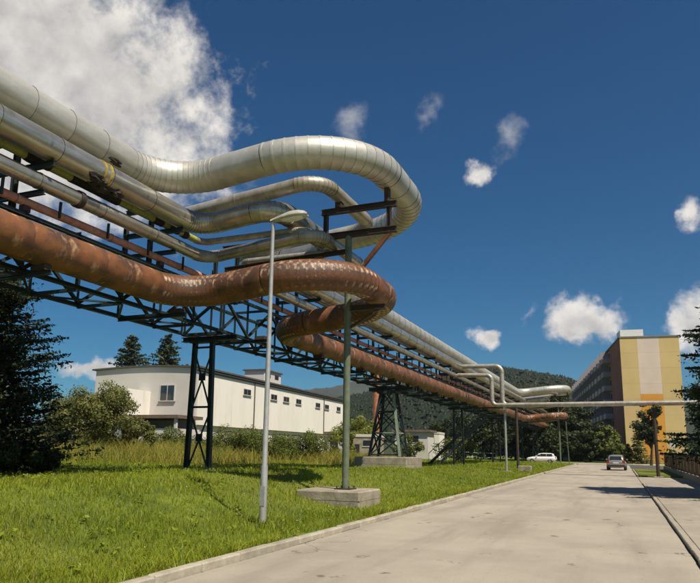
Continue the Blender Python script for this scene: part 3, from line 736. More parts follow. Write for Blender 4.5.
# ------------------------------------------------------------------ white building
def white_building():
    C0 = Vector((-37.2, 52.0, 0)); H = 9.2; Ln = 43.7; Wd = 11.8; z0 = 1.2
    r = empty('white_building', (C0.x, C0.y, z0), 'long white building with small high windows and a shallow curved roof', 'building', rz=R(3.9))
    # local: x = -Wd..0 across, y along
    h = H-z0; n = 14
    arch = [(-Wd*i/n, h+.22*math.sin(math.pi*min(1, (i/n)*.97+.02))) for i in range(n+1)]
    MB().box(-.3, 0, .31, Ln, 2.6, h-.02).build('wall', MT['white'], r)
    MB().box(-.9, -.35, .31, Ln, 0, 2.58).build('lower_wall', MT['white'], r)
    vs = [(x, 0, z) for x, z in arch]+[(-Wd, 0, 0), (0, 0, 0)]; k = len(vs)
    vs += [(x, .3, z) for x, y, z in vs]
    MB().add(vs, [tuple(range(k)), tuple(range(2*k-1, k-1, -1))]+[(i, k+i, k+(i+1) % k, (i+1) % k) for i in range(k)]).build('end_wall', MT['beige'], r)
    MB().box(-Wd, -Wd+.3, .31, Ln, 0, h-.4).build('wall', MT['white'], r); MB().box(-Wd+.31, -.31, Ln-.3, Ln, 0, h-.05).build('wall', MT['beige'], r)
    arch2 = [(x+(.35 if i == 0 else (-.35 if i == n else 0)), z+.02) for i, (x, z) in enumerate(arch)]
    vs = []
    for y in (-.22, Ln+.25):
        vs += [(x, y, z) for x, z in arch2]+[(x, y, z+.16) for x, z in arch2]
    m = n+1; fs = []
    for i in range(n): fs += [(i, i+1, m+i+1, m+i), (2*m+i+1, 2*m+i, 3*m+i, 3*m+i+1), (m+i, m+i+1, 3*m+i+1, 3*m+i), (i+1, i, 2*m+i, 2*m+i+1)]
    fs += [(0, m, 3*m, 2*m), (n, 2*m+n, 3*m+n, m+n)]
    rf = MB().add(vs, fs).build('roof', MT['roofdark'], r)
    cb = MB().box(-4.6, -1.9, 18.5, 23.5, h+.5, h+2.0).build('roof_cabin', MT['beige'], rf)
    MB().box(-4.8, -1.7, 18.3, 23.7, h+2.0, h+2.16).build('cabin_roof', MT['roofdark'], rf)
    for y in (19.2, 21.6): MB().box(-1.9, -1.86, y, y+1.1, h+1.2, h+1.75).build('window', MT['glass'], rf)
    MB().box(.0, .14, -.1, Ln+.1, h-.3, h-.16).build('gutter', MT['roofdark'], r)
    def win(x, y, w, z, hh, ax):
        if ax == 'y':
            f = MB().box(x, x+.05, y-.07, y+w+.07, z-.07, z+hh+.07).build('window', MT['frame'], r)
            for q in range(2): MB().box(x+.05, x+.07, y+q*w/2+.04, y+(q+1)*w/2-.04, z+.03, z+hh-.03).build('pane', MT['glass'], f)
            MB().box(x, x+.13, y-.12, y+w+.12, z-.14, z-.075).build('sill', MT['roofgrey'], f)
        else:
            f = MB().box(y-.07, y+w+.07, x-.05, x, z-.07, z+hh+.07).build('window', MT['frame'], r)
            for q in range(2): MB().box(y+q*w/2+.05, y+(q+1)*w/2-.05, x-.07, x-.05, z+.04, z+hh-.04).build('pane', MT['glass'], f)
            MB().box(y-.15, y+w+.15, x-.14, x, z-.16, z-.075).build('sill', MT['roofgrey'], f)
    def along(px_):                                   # where a sight line meets the long wall
        d = ray(px_, 345); t = Vector((-math.sin(R(3.9)), math.cos(R(3.9)))); k = d.x/d.y
        return (k*C0.y-C0.x)/(t.x-k*t.y)
    for q in (275.5, 295, 304, 313, 327, 333.5, 342): win(0.002, along(q)-.8, 1.7, h-1.75, .62, 'y')
    for q in (281, 331.5): MB().tube([(.07, along(q), 2.6), (.07, along(q), h-.2)], .07, 8).build('downpipe', MT['roofdark'], r)
    win(-.002, -4.0, 1.6, h-3.1, 1.5, 'x')
    MB().box(-9.5, -6.4, -4.2, -.02, 0, h-3.6).build('annex_wall', MT['white'], r); MB().box(-6.35, -5.1, -3.6, -.02, 0, h-2.2).build('annex_wall', MT['white'], r)
    MB().box(-5.05, .6, -3.9, -.03, 0, 2.1).build('annex_wall', MT['beige'], r); MB().box(-7.0, .9, -4.3, -.03, 3.0, 3.3).build('annex_roof', MT['brownroof'], r)
    for x in (-6.7, -3.4, .55): MB().box(x-.12, x+.12, -4.1, -3.86, 2.1, 3.0).build('column', MT['beige'], r)
    for y in (7, 12.5, 18, 24, 30, 36):
        MB().box(-.348, -.30, y, y+3.2, .2, 2.2).build('garage_door', MT['roofgrey'], r)
white_building()

# small far buildings, chimney
def hut(x, y, w, d, h, label, m, rz=0.0, roof='brownroof', over=.35, z=None):
    z0 = gz(x, y)-.1 if z is None else z
    r = empty('outbuilding', (x, y, z0), label, 'outbuilding', 'low outbuildings behind the rack', rz)
    MB().box(-w/2, w/2, -d/2, d/2, 0, h).build('wall', MT[m], r); MB().box(-w/2-over, w/2+over, -d/2-over, d/2+over, h+.003, h+.28).build('roof', MT[roof], r)
    f = MB().box(-w*.1, w*.22, -d/2-.03, -d/2, h*.62, h*.86).build('window', MT['glass'], r)
    MB().box(-w*.1-.08, w*.22+.08, -d/2-.06, -d/2-.031, h*.62-.08, h*.62).build('sill', MT['frame'], f)
    MB().box(-w*.42, -w*.24, -d/2-.04, -d/2-.001, 0, h*.7).build('door', MT['blackp'], r)
p = on_y(397.5, 372, 84); hut(p.x, 84, 4.3, 5, 3.5, 'pale low outbuilding with an overhanging brown roof behind the concrete plinth', 'beige', .1)
p = on_y(411, 372, 92); hut(p.x, 92, 2.4, 5, 3.6, 'narrow white outbuilding next to the brown roofed one', 'white', .1, 'beige', .05)
p = on_y(364, 372, 62); hut(p.x, 62, 2.6, 3.4, 2.3, 'small square concrete hut beside the bright green bush', 'conc', .2, 'beige', .06)
p = on_y(352, 372, 70); hut(p.x, 70, 5.0, 3.4, 2.6, 'low shed with a brown roof against the white building', 'beige', .15)
p = on_y(369.5, 350, 90); r = empty('chimney_stack', (p.x, 90, 0.3), 'orange brick chimney rising behind the four legged trestle', 'chimney')
MB().tube([(0, 0, 0), (0, 0, 13.0)], [.62, .42], 16).build('shaft', MT['brick'], r); MB().tube([(0, 0, 13.0), (0, 0, 13.35)], .5, 16).build('crown', MT['brick'], r)

# ------------------------------------------------------------------ apartment block
def apartment():
    Y0 = 125.0; c = on_y(545.6, 298.5, Y0); H = c.z; z0 = -.05; rz = R(8)
    r = empty('apartment_block', (c.x, Y0, z0), 'tall apartment block with a yellow, cream and orange end wall', 'building', rz=rz)
    Wd, Ln = 9.75, 92.0; a, b = 2.87, 6.5
    zs = on_y(567, 339, Y0).z
    MB().box(.05, Wd-.05, .06, .4, 0, H-.02).build('end_wall', MT['panel'], r)
    st = H/8; gp = .006
    for k in range(8):                                # storey-high panels with open joints
        for x0, x1, m in ((0, a, 'yellow'), (a, b, None), (b, Wd, 'yellow')):
            z0_, z1_ = k*st+gp, (k+1)*st-gp
            if m: MB().box(x0+gp, x1-gp, 0, .058, z0_, z1_).build('wall_panel', MT[m], r)
            elif z1_ <= zs+st*.25 or z0_ >= zs: MB().box(x0+gp, x1-gp, .004, .058, z0_, z1_).build('wall_panel', MT['orange' if z1_ <= zs+st*.25 else 'cream'], r)
            else:
                MB().box(x0+gp, x1-gp, .004, .058, z0_, zs).build('wall_panel', MT['orange'], r); MB().box(x0+gp, x1-gp, .004, .058, zs+.01, z1_).build('wall_panel', MT['cream'], r)
    MB().box(0.01, .4, .402, 13.5, 0, H-.01).build('side_wall', MT['redbrown'], r)
    MB().box(0.3, .7, 13.502, Ln, 0, H-.01).build('side_wall', MT['panel'], r); MB().box(Wd-.4, Wd, .402, Ln, 0, H-.01).build('side_wall', MT['yellow'], r)
    rf = MB().box(-.12, Wd+.12, -.12, Ln, H, H+.22).build('roof', MT['roofgrey'], r)
    MB().box(.3, 4.2, 1.0, 5.0, H+.22, H+1.6).build('lift_house', MT['sign'], rf)
    st = H/8; nb = 13; bw = (Ln-14)/nb
    slab = MB().box(-1.35, .298, .15, bw*.62, 0, .14)
    slab.box(-1.35, -1.27, .15, bw*.62, .141, 1.0).box(-1.268, .298, .15, .21, .141, 1.0).box(-1.268, .298, bw*.62-.06, bw*.62, .141, 1.0)
    ms = slab.mesh('balcony', MT['balc']); mw = MB().box(.24, .30, .5, bw*.55, .1, 2.1).mesh('balcony_door', MT['glass'])
    mw2 = MB().box(.24, .30, bw*.70, bw*.94, .9, 2.2).mesh('window', MT['glass'])
    mf = MB().box(.262, .299, bw*.70-.1, bw*.94+.1, .8, 2.3).mesh('window_frame', MT['frame'])
    mr = MB().box(-1.345, .22, bw*.62+.003, bw*.62+.10, 0, st*.98).mesh('divider', MT['panel'])
    for i in range(8):
        for k in range(nb):
            y = 13.8+k*bw; z = i*st
            if i: link('balcony', ms, r, (0, y, z)); link('divider', mr, r, (0, y, z+.003))
            link('balcony_door', mw, r, (0, y, z+.15)); w = link('window', mw2, r, (0, y, z+.15)); link('window_frame', mf, w)
apartment()

# ------------------------------------------------------------------ fence on the right
def fence():
    r = empty('board_fence', (FENCE_X, 8, 0), 'brown board fence on a low stone base beside the pavement', 'fence'); y0, y1 = 8.0, 74.0; n = 27; d = (y1-y0)/n
    pb = MB()
    for i in range(17): pb.box(-.012+.004*(i % 3), .012+.004*(i % 3), .08+i*(d-.16)/17, .08+(i+1)*(d-.16)/17-.008, .42, 1.60+.012*((i*7) % 3))
    pb.box(.02, .06, .06, d-.06, .55, .63).box(.02, .06, .06, d-.06, 1.35, 1.43)
    mp = pb.mesh('board_panel', MT['fence']); mb_ = MB().cbox(-.13, .13, .005, d-.005, 0, .38, .03).mesh('base_stone', MT['fencepl']); mo = MB().cbox(-.055, .055, -.055, .055, .38, 1.68, .012).mesh('post', MT['fence'])
    for i in range(n):
        y = y0+i*d
        link('board_panel', mp, r, (0, i*d, 0)); link('base_stone', mb_, r, (0, i*d, 0)); link('post', mo, r, (0, i*d, 0))
fence()
# wire fence and railings far off
def railing(a, b, h, n, label, m, bars=2):
    a, b = Vector(a), Vector(b); r = empty('railing', a, label, 'railing', 'far railings'); d = b-a
    for i in range(n+1): MB().bar((0, 0, 0), (0, 0, h), .06).build('post', m, r, d*i/n)
    for k in range(bars): MB().bar(Vector((0, 0, h*(k+1)/bars-.03)), d+Vector((0, 0, h*(k+1)/bars-.03)), .045).build('rail', m, r)
railing((-.5, 116, .05), (9.5, 115, .05), 1.3, 8, 'low railing on the grass before the yellow end wall', MT['post'], 3)
railing((-24, 84, gz(-24, 84)), (-15.8, 92, gz(-15.8, 92)), 1.2, 6, 'white pipe railing beyond the lawn behind the trestle', MT['sign'], 2)
r = empty('road_sign', (5.2, 76, .05), 'small white sign on a post behind the end of the fence', 'sign')
MB().tube([(0, 0, 0), (0, 0, 3.1)], .04, 8).build('post', MT['galv'], r); MB().box(-.35, .35, -.06, -.042, 2.3, 3.1).build('plate', MT['sign'], r)

# ------------------------------------------------------------------ cars
def car(loc, rz, paint, label):
    r = empty('car', loc, label, 'car', 'cars on the road', rz)
    # local: y forward, rear at y = -2.15
    def loft(st, n=7, power=3.2):
        vs, fs = [], []
        for y, w, zb, zt in st:
            for j in range(4*n):
                a = 2*math.pi*(j+.5)/(4*n); cx, sx = math.cos(a), math.sin(a)
                px_ = math.copysign(abs(cx)**(2/power), cx)*w; pz = math.copysign(abs(sx)**(2/power), sx)
                vs.append((px_, y, (zb+zt)/2+pz*(zt-zb)/2))
        q = 4*n
        for i in range(len(st)-1): fs += [(i*q+j, i*q+(j+1) % q, (i+1)*q+(j+1) % q, (i+1)*q+j) for j in range(q)]
        fs += [tuple(range(q-1, -1, -1)), tuple(range((len(st)-1)*q, len(st)*q))]
        return vs, fs
    body = loft([(-2.14, .72, .42, .86), (-2.08, .82, .30, .96), (-1.7, .86, .24, 1.0), (-.6, .87, .22, .98), (.7, .87, .22, .96), (1.3, .85, .24, .92), (1.85, .80, .28, .82), (2.1, .66, .36, .70)])
    MB().add(*body, True).build('body', MT[paint], r)
    cabin = loft([(-2.02, .66, .85, 1.02), (-1.78, .66, .85, 1.36), (-1.4, .66, .85, 1.46), (-.3, .665, .85, 1.48), (.25, .64, .85, 1.42), (.95, .66, .85, .98)], 7, 4.0)
    MB().add(*cabin, True).build('cabin', MT[paint], r)
    MB().add([(-.55, -2.045, 1.0), (.55, -2.045, 1.0), (.48, -1.815, 1.33), (-.48, -1.815, 1.33)], [(0, 1, 2, 3)]).build('rear_window', MT['glass'], r)
    MB().add([(-.56, .98, 1.0), (.56, .98, 1.0), (.5, .36, 1.39), (-.5, .36, 1.39)], [(1, 0, 3, 2)]).build('windscreen', MT['glass'], r)
    for s in (-1, 1):
        for y0, y1 in ((-1.65, -.85), (-.78, .05), (.1, .6)):
            MB().box(min(s*.655, s*.685), max(s*.655, s*.685), y0, y1, 1.0, 1.36 if y1 < .3 else 1.22).build('side_window', MT['glass'], r)
        MB().box(min(s*.58, s*.80), max(s*.58, s*.80), -2.145, -2.05, .70, .92).build('tail_light', MT['redlamp'], r)
        MB().box(min(s*.5, s*.72), max(s*.5, s*.72), 2.0, 2.06, .56, .68).build('headlight', MT['lamp_glass'], r)
        MB().box(min(s*.85, s*1.0), max(s*.85, s*1.0), .45, .6, .95, 1.08).build('mirror', MT[paint], r)
        for y in (-1.3, 1.3):
            w = MB().tube([(s*.66, y, .31), (s*.86, y, .31)], .31, 18).build('wheel', MT['tyre'], r)
            MB().tube([(s*.862, y, .31), (s*.872, y, .31)], .19, 14).build('rim', MT['rim'], w)
    MB().box(-.78, .78, -2.19, -2.10, .36, .52).build('bumper', MT['blackp'], r)
    MB().box(-.26, .26, -2.165, -2.14, .66, .77).build('number_plate', MT['plate'], r)
car((-.35, 70.0, 0.0), R(-2), 'silver_car', 'silver hatchback driving away along the road')
car((-11.0, 103.5, 0.0), R(88), 'white_car', 'white car parked side on beyond the lawn')

# ------------------------------------------------------------------ vegetation
def scatter_grass(name, label, cat, n, sampler, hmin, hmax, w, m, lean=.45, tint=None, seed=1):
    g = np.random.default_rng(seed); x, y = sampler(g, n); z = ground_z(x, y)-.01; n = len(x)
    h = g.uniform(hmin, hmax, n)*(0.75+.5*np.clip(np.sin(x*1.7+y*.6)*np.cos(y*1.3-x*.4)+.5, 0, 1)); a = g.uniform(0, 2*np.pi, n); ld = g.uniform(0, 2*np.pi, n); ll = h*g.uniform(.1, lean, n)*1.6
    ww = w*(1+np.hypot(x, y)/22)*g.uniform(.7, 1.3, n)*.5
    b = np.stack([x, y, z], 1); s = np.stack([np.cos(a), np.sin(a), 0*a], 1)*ww[:, None]
    mid = b+np.stack([np.cos(ld)*ll*.35, np.sin(ld)*ll*.35, h*.6], 1); tip = b+np.stack([np.cos(ld)*ll, np.sin(ld)*ll, h], 1)
    v = np.stack([b-s, b+s, mid+s*.75, tip, mid-s*.75], 1).reshape(-1, 3); i = np.arange(n)[:, None]*5
    t = np.concatenate([i+np.array([[0, 1, 2]]), i+np.array([[0, 2, 4]]), i+np.array([[4, 2, 3]])], 1).reshape(-1, 3)
    base = g.uniform(0, 1, n)*.6+.4*np.clip(.5+.5*np.sin(x*.8+1.3*np.sin(y*.5))*np.cos(y*.7), 0, 1)
    o = link(name, flat_mesh(name, v, t, np.repeat(base, 3), m)); tag(o, label, cat, kind='stuff'); return o
def lawn_s(g, n):
    # denser towards the camera
    r = 3.0+(g.uniform(0, 1, n)**1.7)*62; a = g.uniform(R(-1), R(75), n)
    x, y = -r*np.sin(a), r*np.cos(a); k = (x < -5.66) & (x > -22) & (y < 70)
    k &= ~((x > -8.6) & (x < -6.65) & (y > 17) & (y < 18.75)); k &= ~((x > -14.3) & (x < -11.15) & (y > 35.7) & (y < 38.9))
    return x[k], y[k]
scatter_grass('lawn_grass', 'short green lawn grass on the bank beside the road', 'grass', 420000, lawn_s, .045, .15, .0085, L_['lawn'], seed=11)
def far_s(g, n):
    x = g.uniform(-22, -5.7, n); y = g.uniform(60, 99, n); k = ~((x > -5.45-6.6) & (y > 93)); return x[k], y[k]
scatter_grass('lawn_grass', 'short grass of the far lawn by the far loop', 'grass', 26000, far_s, .08, .22, .012, L_['lawn'], seed=12)
def dry_s(g, n):
    x = g.uniform(-37, -17, n); y = g.uniform(8, 58, n); k = (np.sin(x*.45+y*.2)+np.cos(y*.33-x*.1)+g.uniform(-1.2, 1.6, n)) > -.4; k &= x < -18.2-.9*np.sin(y*.4)-g.uniform(0, 1.2, n)
    return x[k], y[k]
scatter_grass('tall_grass', 'tall yellowing meadow grass behind the pipe rack', 'grass', 80000, dry_s, .3, .95, .010, L_['dry'], lean=.6, seed=13)
def straw_s(g, n):
    x, y = lawn_s(g, n); k = np.sin(x*.9+2*np.sin(y*.31))+np.cos(y*.53+x*.4)+g.normal(size=len(x))*.5 > .95; return x[k], y[k]
scatter_grass('dry_grass', 'straw coloured dry blades in patches of the lawn', 'grass', 90000, straw_s, .05, .15, .008, L_['dry'], lean=.8, seed=17)
def clover():
    g = np.random.default_rng(5); x, y = lawn_s(g, 1500); h = g.uniform(.10, .2, len(x)); c = np.stack([x, y, ground_z(x, y)+h], 1)
    o = link('clover_flowers', flat_mesh('clover_flowers', *leaf_quads(c, .018+np.hypot(x, y)/1500, g.uniform(0, 1, len(x)), asp=.9, g=g), L_['clover'])); tag(o, 'tiny pale clover flowers dotted through the lawn', 'flowers', kind='stuff')
clover()

def weeds():
    g = np.random.default_rng(15); x, y = lawn_s(g, 1700); n = len(x); q = 11
    sz = g.uniform(.05, .13, n); a = g.uniform(0, 6.28, (n, q)); rr = sz[:, None]*g.uniform(.2, 1.1, (n, q))
    c = np.stack([x[:, None]+np.cos(a)*rr, y[:, None]+np.sin(a)*rr, ground_z(x, y)[:, None]+g.uniform(.03, .15, (n, q))], -1).reshape(-1, 3)
    nr = np.stack([np.cos(a)*.4, np.sin(a)*.4, 1+0*a], -1).reshape(-1, 3)
    o = link('weeds', flat_mesh('weeds', *leaf_quads(c, np.repeat(sz, q)*.9, np.repeat(g.uniform(0, .5, n), q), nr, asp=.5, g=g), L_['lawn'])); tag(o, 'broad leaved weeds scattered through the lawn', 'weeds', kind='stuff')
weeds()
def spill(g, n):
    y = g.uniform(2, 60, n); x = -5.62-np.abs(g.normal(0, .05, n)); k = np.sin(y*2.1)+np.sin(y*.77+1)+g.uniform(-1, 1, n) > .2; return x[k], y[k]
scatter_grass('kerb_grass', 'longer tufts of grass spilling over the kerb', 'grass', 9000, spill, .10, .24, .009, L_['lawn'], lean=.9, seed=16)

def crown_leaves(centres, radii, per, size, g, up_bias=.25, shell=.55):
    """leaf clumps: many small leaves through each clump's volume"""
    V, F, T = [], [], []; k = 0
    for c, rr, n in zip(centres, radii, per):
        d = unit(g.normal(size=(n, 3))); q = rr*(shell+(1-shell)*g.uniform(0, 1, n))*g.uniform(.75, 1.2, n)
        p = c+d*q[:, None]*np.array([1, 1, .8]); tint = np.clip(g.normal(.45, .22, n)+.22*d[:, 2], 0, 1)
        nr = d+np.array([0, 0, up_bias])
        v, f, t = leaf_quads(p, size*g.uniform(.6, 1.35, n), tint, nr, g=g)
        V.append(v); F.append(f+k); T.append(t); k += len(v)
    return np.concatenate(V), np.concatenate(F), np.concatenate(T)
def broadleaf(name, x, y, h, rad, label, m, seed, clumps=40, per=220, leaf=.16, trunk_h=.3, cat='tree', group=None, squash=1.0, z=None, base=.12):
    g = np.random.default_rng(seed); z0 = gz(x, y)-.05 if z is None else z
    r = empty(name, (x, y, z0), label, cat, group)
    cz = h*(base+1)/2; hz = h*(1-base)/2
    C, RR = [], []
    while len(C) < clumps:
        p = g.uniform(-1, 1, 3)
        d = np.linalg.norm(p)
        if d > 1 or d < .25: continue
        wob = 1+.25*math.sin(3*math.atan2(p[1], p[0])+seed)+.15*math.sin(7*p[2]+seed)
        C.append(np.array([p[0]*rad*.86*wob, p[1]*rad*.86*wob, cz+p[2]*hz*.86])); RR.append(rad*g.uniform(.16, .36))
    per_ = [int(per*(q/(rad*.26))**1.6) for q in RR]
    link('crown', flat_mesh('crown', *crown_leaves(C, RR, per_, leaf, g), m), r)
    tb = MB(); tb.tube([(0, 0, -.1), (.03*h, 0, h*trunk_h), (.02*h, .02*h, h*.75)], [max(.06, h*.022), max(.045, h*.017), .02], 8)
    for i in range(0, len(C), 3):
        c = C[i]; s = Vector((.025*h, .01*h, h*trunk_h*(.7+.5*g.uniform()))); tb.tube([s, s.lerp(Vector(c), .5)+Vector((0, 0, .05*h)), Vector(c)], [max(.025, h*.009), max(.018, h*.006), .012], 5)
    tb.build('trunk', MT['bark'], r); return r
def conifer(name, x, y, h, rad, label, m, seed, whorls=26, per=10, sprays=26, leaf=.22, cat='tree', group=None, z=None, droop=.28, base=.06, profile=1.0, jitter=.25, lat=4, asp=.34):
    """trunk with whorls of drooping boughs, each bough hung with needle sprays"""
    g = np.random.default_rng(seed); z0 = gz(x, y)-.05 if z is None else z
    r = empty(name, (x, y, z0), label, cat, group); tb = MB(); tb.tube([(0, 0, -.1), (0, 0, h*.5), (0, 0, h*.985)], [h*.019+.03, h*.011+.015, .012], 8)
    P, NR, SZ, T = [], [], [], []
    for i in range(whorls):
        k = (i+.5)/whorls; zz = h*(base+(1-base)*k); L0 = rad*(1-k)**profile*(1+.0)+.06*rad
        nb = max(4, int(per*(1-.45*k)))
        a0 = g.uniform(0, 6.28)
        for j in range(nb):
            a = a0+6.283*j/nb+g.normal()*.2; L = L0*g.uniform(1-jitter*1.6, 1+jitter*.6); zb = zz+g.normal()*h*.008
            t = np.linspace(.12, 1, max(4, int(sprays*(.35+.65*L/rad)))); t = np.clip(t+g.normal(size=len(t))*.02, .08, 1.03)
            dz = -droop*L*(t**1.4)+.14*L*(t**3)+L*.05
            cx, cy = math.cos(a), math.sin(a); c = np.stack([cx*L*t, cy*L*t, zb+dz], 1)
            if j % 2 == 0: tb.tube([(0, 0, zb), (cx*L*.5, cy*L*.5, zb-droop*L*.38+L*.07), (cx*L*.95, cy*L*.95, zb-droop*L+L*.17)], [.012+h*.002, .010+h*.001, .004], 4, cap=False)
            wdt = (.10+.32*np.sin(np.pi*np.clip(t, 0, 1)**.8))*min(L, 1.6)*.8
            for s in range(lat):
                q = c.copy(); sw = g.uniform(-1, 1, len(t))*wdt*(1.0 if s else .15)
                q[:, 0] += -cy*sw+g.normal(size=len(t))*.02*L; q[:, 1] += cx*sw+g.normal(size=len(t))*.02*L; q[:, 2] += -abs(sw)*.25-(g.uniform(.0, .25, len(t))*L*.3 if s % 3 == 2 else 0)
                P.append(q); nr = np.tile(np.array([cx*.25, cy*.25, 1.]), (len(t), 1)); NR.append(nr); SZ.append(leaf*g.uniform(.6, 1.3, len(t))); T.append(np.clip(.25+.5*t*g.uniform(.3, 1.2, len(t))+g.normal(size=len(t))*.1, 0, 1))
    P = np.concatenate(P); v, f, t = leaf_quads(P, np.concatenate(SZ), np.concatenate(T), np.concatenate(NR), asp=asp, g=g)
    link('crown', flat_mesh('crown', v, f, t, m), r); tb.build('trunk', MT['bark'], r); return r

# dark conifers at the left, under and behind the rack
conifer('conifer', -17.3, 13.0, 6.5, 3.2, 'dark spreading conifer beside the tall grass, under the pipe rack', L_['dark'], 21, whorls=34, per=17, sprays=50, leaf=.135, lat=7, asp=.45, group='dark trees at the edge of the lawn', droop=.05, base=.0, profile=.55, jitter=.4)
broadleaf('dark_tree', -18.9, 13.0, 7.0, 2.9, 'dark leafy tree growing through the back of the spreading conifer', L_['deep'], 22, clumps=80, per=420, leaf=.12, base=.0, group='dark trees at the edge of the lawn')
conifer('conifer', -18.5, 8.2, 7.4, 3.2, 'dark conifer at the outer end of the row', L_['dark'], 23, whorls=28, per=13, sprays=38, leaf=.135, lat=7, asp=.45, group='dark trees at the edge of the lawn', droop=.1, base=.0, profile=.6, jitter=.35)
for i, (x, y, h, rd) in enumerate(((-14.9, 12.0, 1.3, 1.1), (-15.0, 13.7, .9, .75), (-15.3, 9.3, 1.9, 1.6))):
    broadleaf('low_shrub', x, y, h, rd, ['dark low shrub at the foot of the spreading conifer', 'smallest dark shrub at the edge of the tall grass', 'dark rounded shrub before the outer conifer'][i], L_['deep'], 30+i, clumps=26, per=330, leaf=.075, trunk_h=.2, cat='shrub', group='dark shrubs by the lawn', base=0)
# willow-like bush tree before the white building
p = on_y(170, 360, 27); broadleaf('bush_tree', p.x, 27, 4.0, 2.0, 'olive green bushy tree left of the white building end wall', L_['olive'], 41, clumps=70, per=330, leaf=.12, base=.0, group='bushes before the white building')
p = on_y(148, 360, 30); broadleaf('bush_tree', p.x, 30, 3.7, 2.2, 'olive bushy tree half behind the dark conifer', L_['olive'], 42, clumps=50, per=300, leaf=.13, base=.0, group='bushes before the white building')
p = on_y(196, 362, 29); broadleaf('bush', p.x, 29, 2.4, 1.0, 'small olive bush in front of the annex', L_['olive'], 43, clumps=34, per=260, leaf=.11, base=.0, group='bushes before the white building', cat='bush')
sh = [(213, 39, 1.3, 1.6), (224, 39, 1.7, 1.6), (262, 39, 2.0, 2.4), (275, 40, 1.9, 2.0), (292, 43, 1.6, 1.9), (306, 45, 2.0, 2.2), (318, 46, 1.9, 1.9), (336, 52, 2.6, 1.5), (250, 37, 1.2, 1.5), (284, 42, 1.5, 1.6)]
SHL = ['low round shrub beside the annex columns', 'shrub in front of the annex roof', 'broad shrub just right of the two legged trestle', 'shrub beside the broad one before the long white wall', 'low shrub behind the street lamp pole', 'wide shrub under the white wall windows',
       'shrub next to the wide one under the windows', 'slender sapling before the far end of the white wall', 'small shrub at the foot of the trestle', 'small shrub between larger ones before the white wall']
for i, (px_, yy, h, rd) in enumerate(sh):
    p = on_y(px_, 370, yy); broadleaf('shrub', p.x, yy, h*1.18, rd, SHL[i], L_['mid'] if i != 7 else L_['bright'], 50+i, clumps=30 if i != 7 else 16, per=200 if i != 7 else 70, leaf=.12, trunk_h=.2, cat='shrub', group='shrubs along the white building', base=0)
# spruces behind the white building
for px_, top, yy, lab in ((193, 297, 84, 'dark spruce showing above the white roof, the fuller of two'), (219, 297, 90, 'slimmer spruce showing above the white roof')):
    p = on_y(px_, top, yy); z0 = 1.5; conifer('spruce', p.x, yy, p.z-z0, 7.2 if px_ < 200 else 7.4, lab, L_['bluegreen'], int(px_), whorls=34, per=13, sprays=18, leaf=.7, group='spruces behind the white building', z=z0, droop=.1, profile=.8)
# bright bushes by the outbuildings
p = on_y(358, 372, 66); broadleaf('bright_bush', p.x, 66, 4.6, 2.6, 'bright yellow green bush beside the chimney', L_['bright'], 61, clumps=40, per=130, leaf=.26, base=0, group='bushes by the outbuildings', cat='bush')
p = on_y(347, 375, 60); broadleaf('bright_bush', p.x, 60, 3.2, 1.7, 'smaller bright bush against the end of the white wall', L_['bright'], 62, clumps=26, per=120, leaf=.22, base=0, group='bushes by the outbuildings', cat='bush')
p = on_y(392, 376, 78); broadleaf('bush', p.x, 78, 3.0, 2.2, 'dull green bush before the brown roofed outbuilding', L_['mid'], 63, clumps=24, per=100, leaf=.28, base=0, group='bushes by the outbuildings', cat='bush')
p = on_y(427, 376, 80); broadleaf('bush', p.x, 80, 3.2, 3.0, 'dull green bush beside the white pipe railing', L_['mid'], 64, clumps=26, per=100, leaf=.28, base=0, group='bushes by the outbuildings', cat='bush')
# trees around the far end of the road
tr = [(452, 118, 9, 5.0, 'deep', 'dark tree behind the steel stair'), (470, 122, 10, 5.5, 'deep', 'dark tree behind the brown post'), (488, 126, 12, 5.2, 'deep', 'dark tree above the parked white car'),
      (503, 122, 13, 4.4, 'deep', 'dark tree behind the far loop post'), (514, 128, 11, 3.6, 'deep', 'dark tree below the farthest balconies'), (524, 123, 8, 3.6, 'deep', 'dark tree below the nearer balconies'),
      (536, 119, 6.2, 2.8, 'mid', 'lighter green tree in front of the red brown wall'), (430, 124, 9, 5.0, 'deep', 'dark tree behind the white railing'), (541, 117, 3.8, 2.0, 'mid', 'small bush by the corner of the apartment block'),
      (496, 116, 6, 4.2, 'deep', 'low dark tree right behind the parked white car'), (478, 115, 5, 4.0, 'deep', 'low dark tree left of the parked white car'), (518, 116, 6, 3.4, 'deep', 'low dark tree where the lawn ends')]
for i, (px_, yy, h, rd, m, lab) in enumerate(tr):
    p = on_y(px_, 380, yy); broadleaf('tree', p.x, yy, h, rd, lab, L_[m], 80+i, clumps=56, per=120, leaf=.5, base=0, group='trees at the end of the road', z=0)
for i, (px_, yy, h, rd, lab) in enumerate(((559, 112, 5.8, 2.0, 'pale green pointed shrub before the yellow wall'), (568, 100, 9.0, 2.2, 'dark young tree standing against the orange stripe'), (552, 113, 3.0, 1.5, 'low green shrub by the railing'))):
    p = on_y(px_, 380, yy)
    if i == 1: broadleaf('tree', p.x, yy, h, rd, lab, L_['deep'], 95+i, clumps=30, per=110, leaf=.36, base=.25, group='trees at the end of the road', z=0)
    else: conifer('pointed_shrub', p.x, yy, h, rd, lab, L_['olive'], 95+i, whorls=18, per=9, sprays=10, leaf=.5, z=0, base=0, cat='shrub')
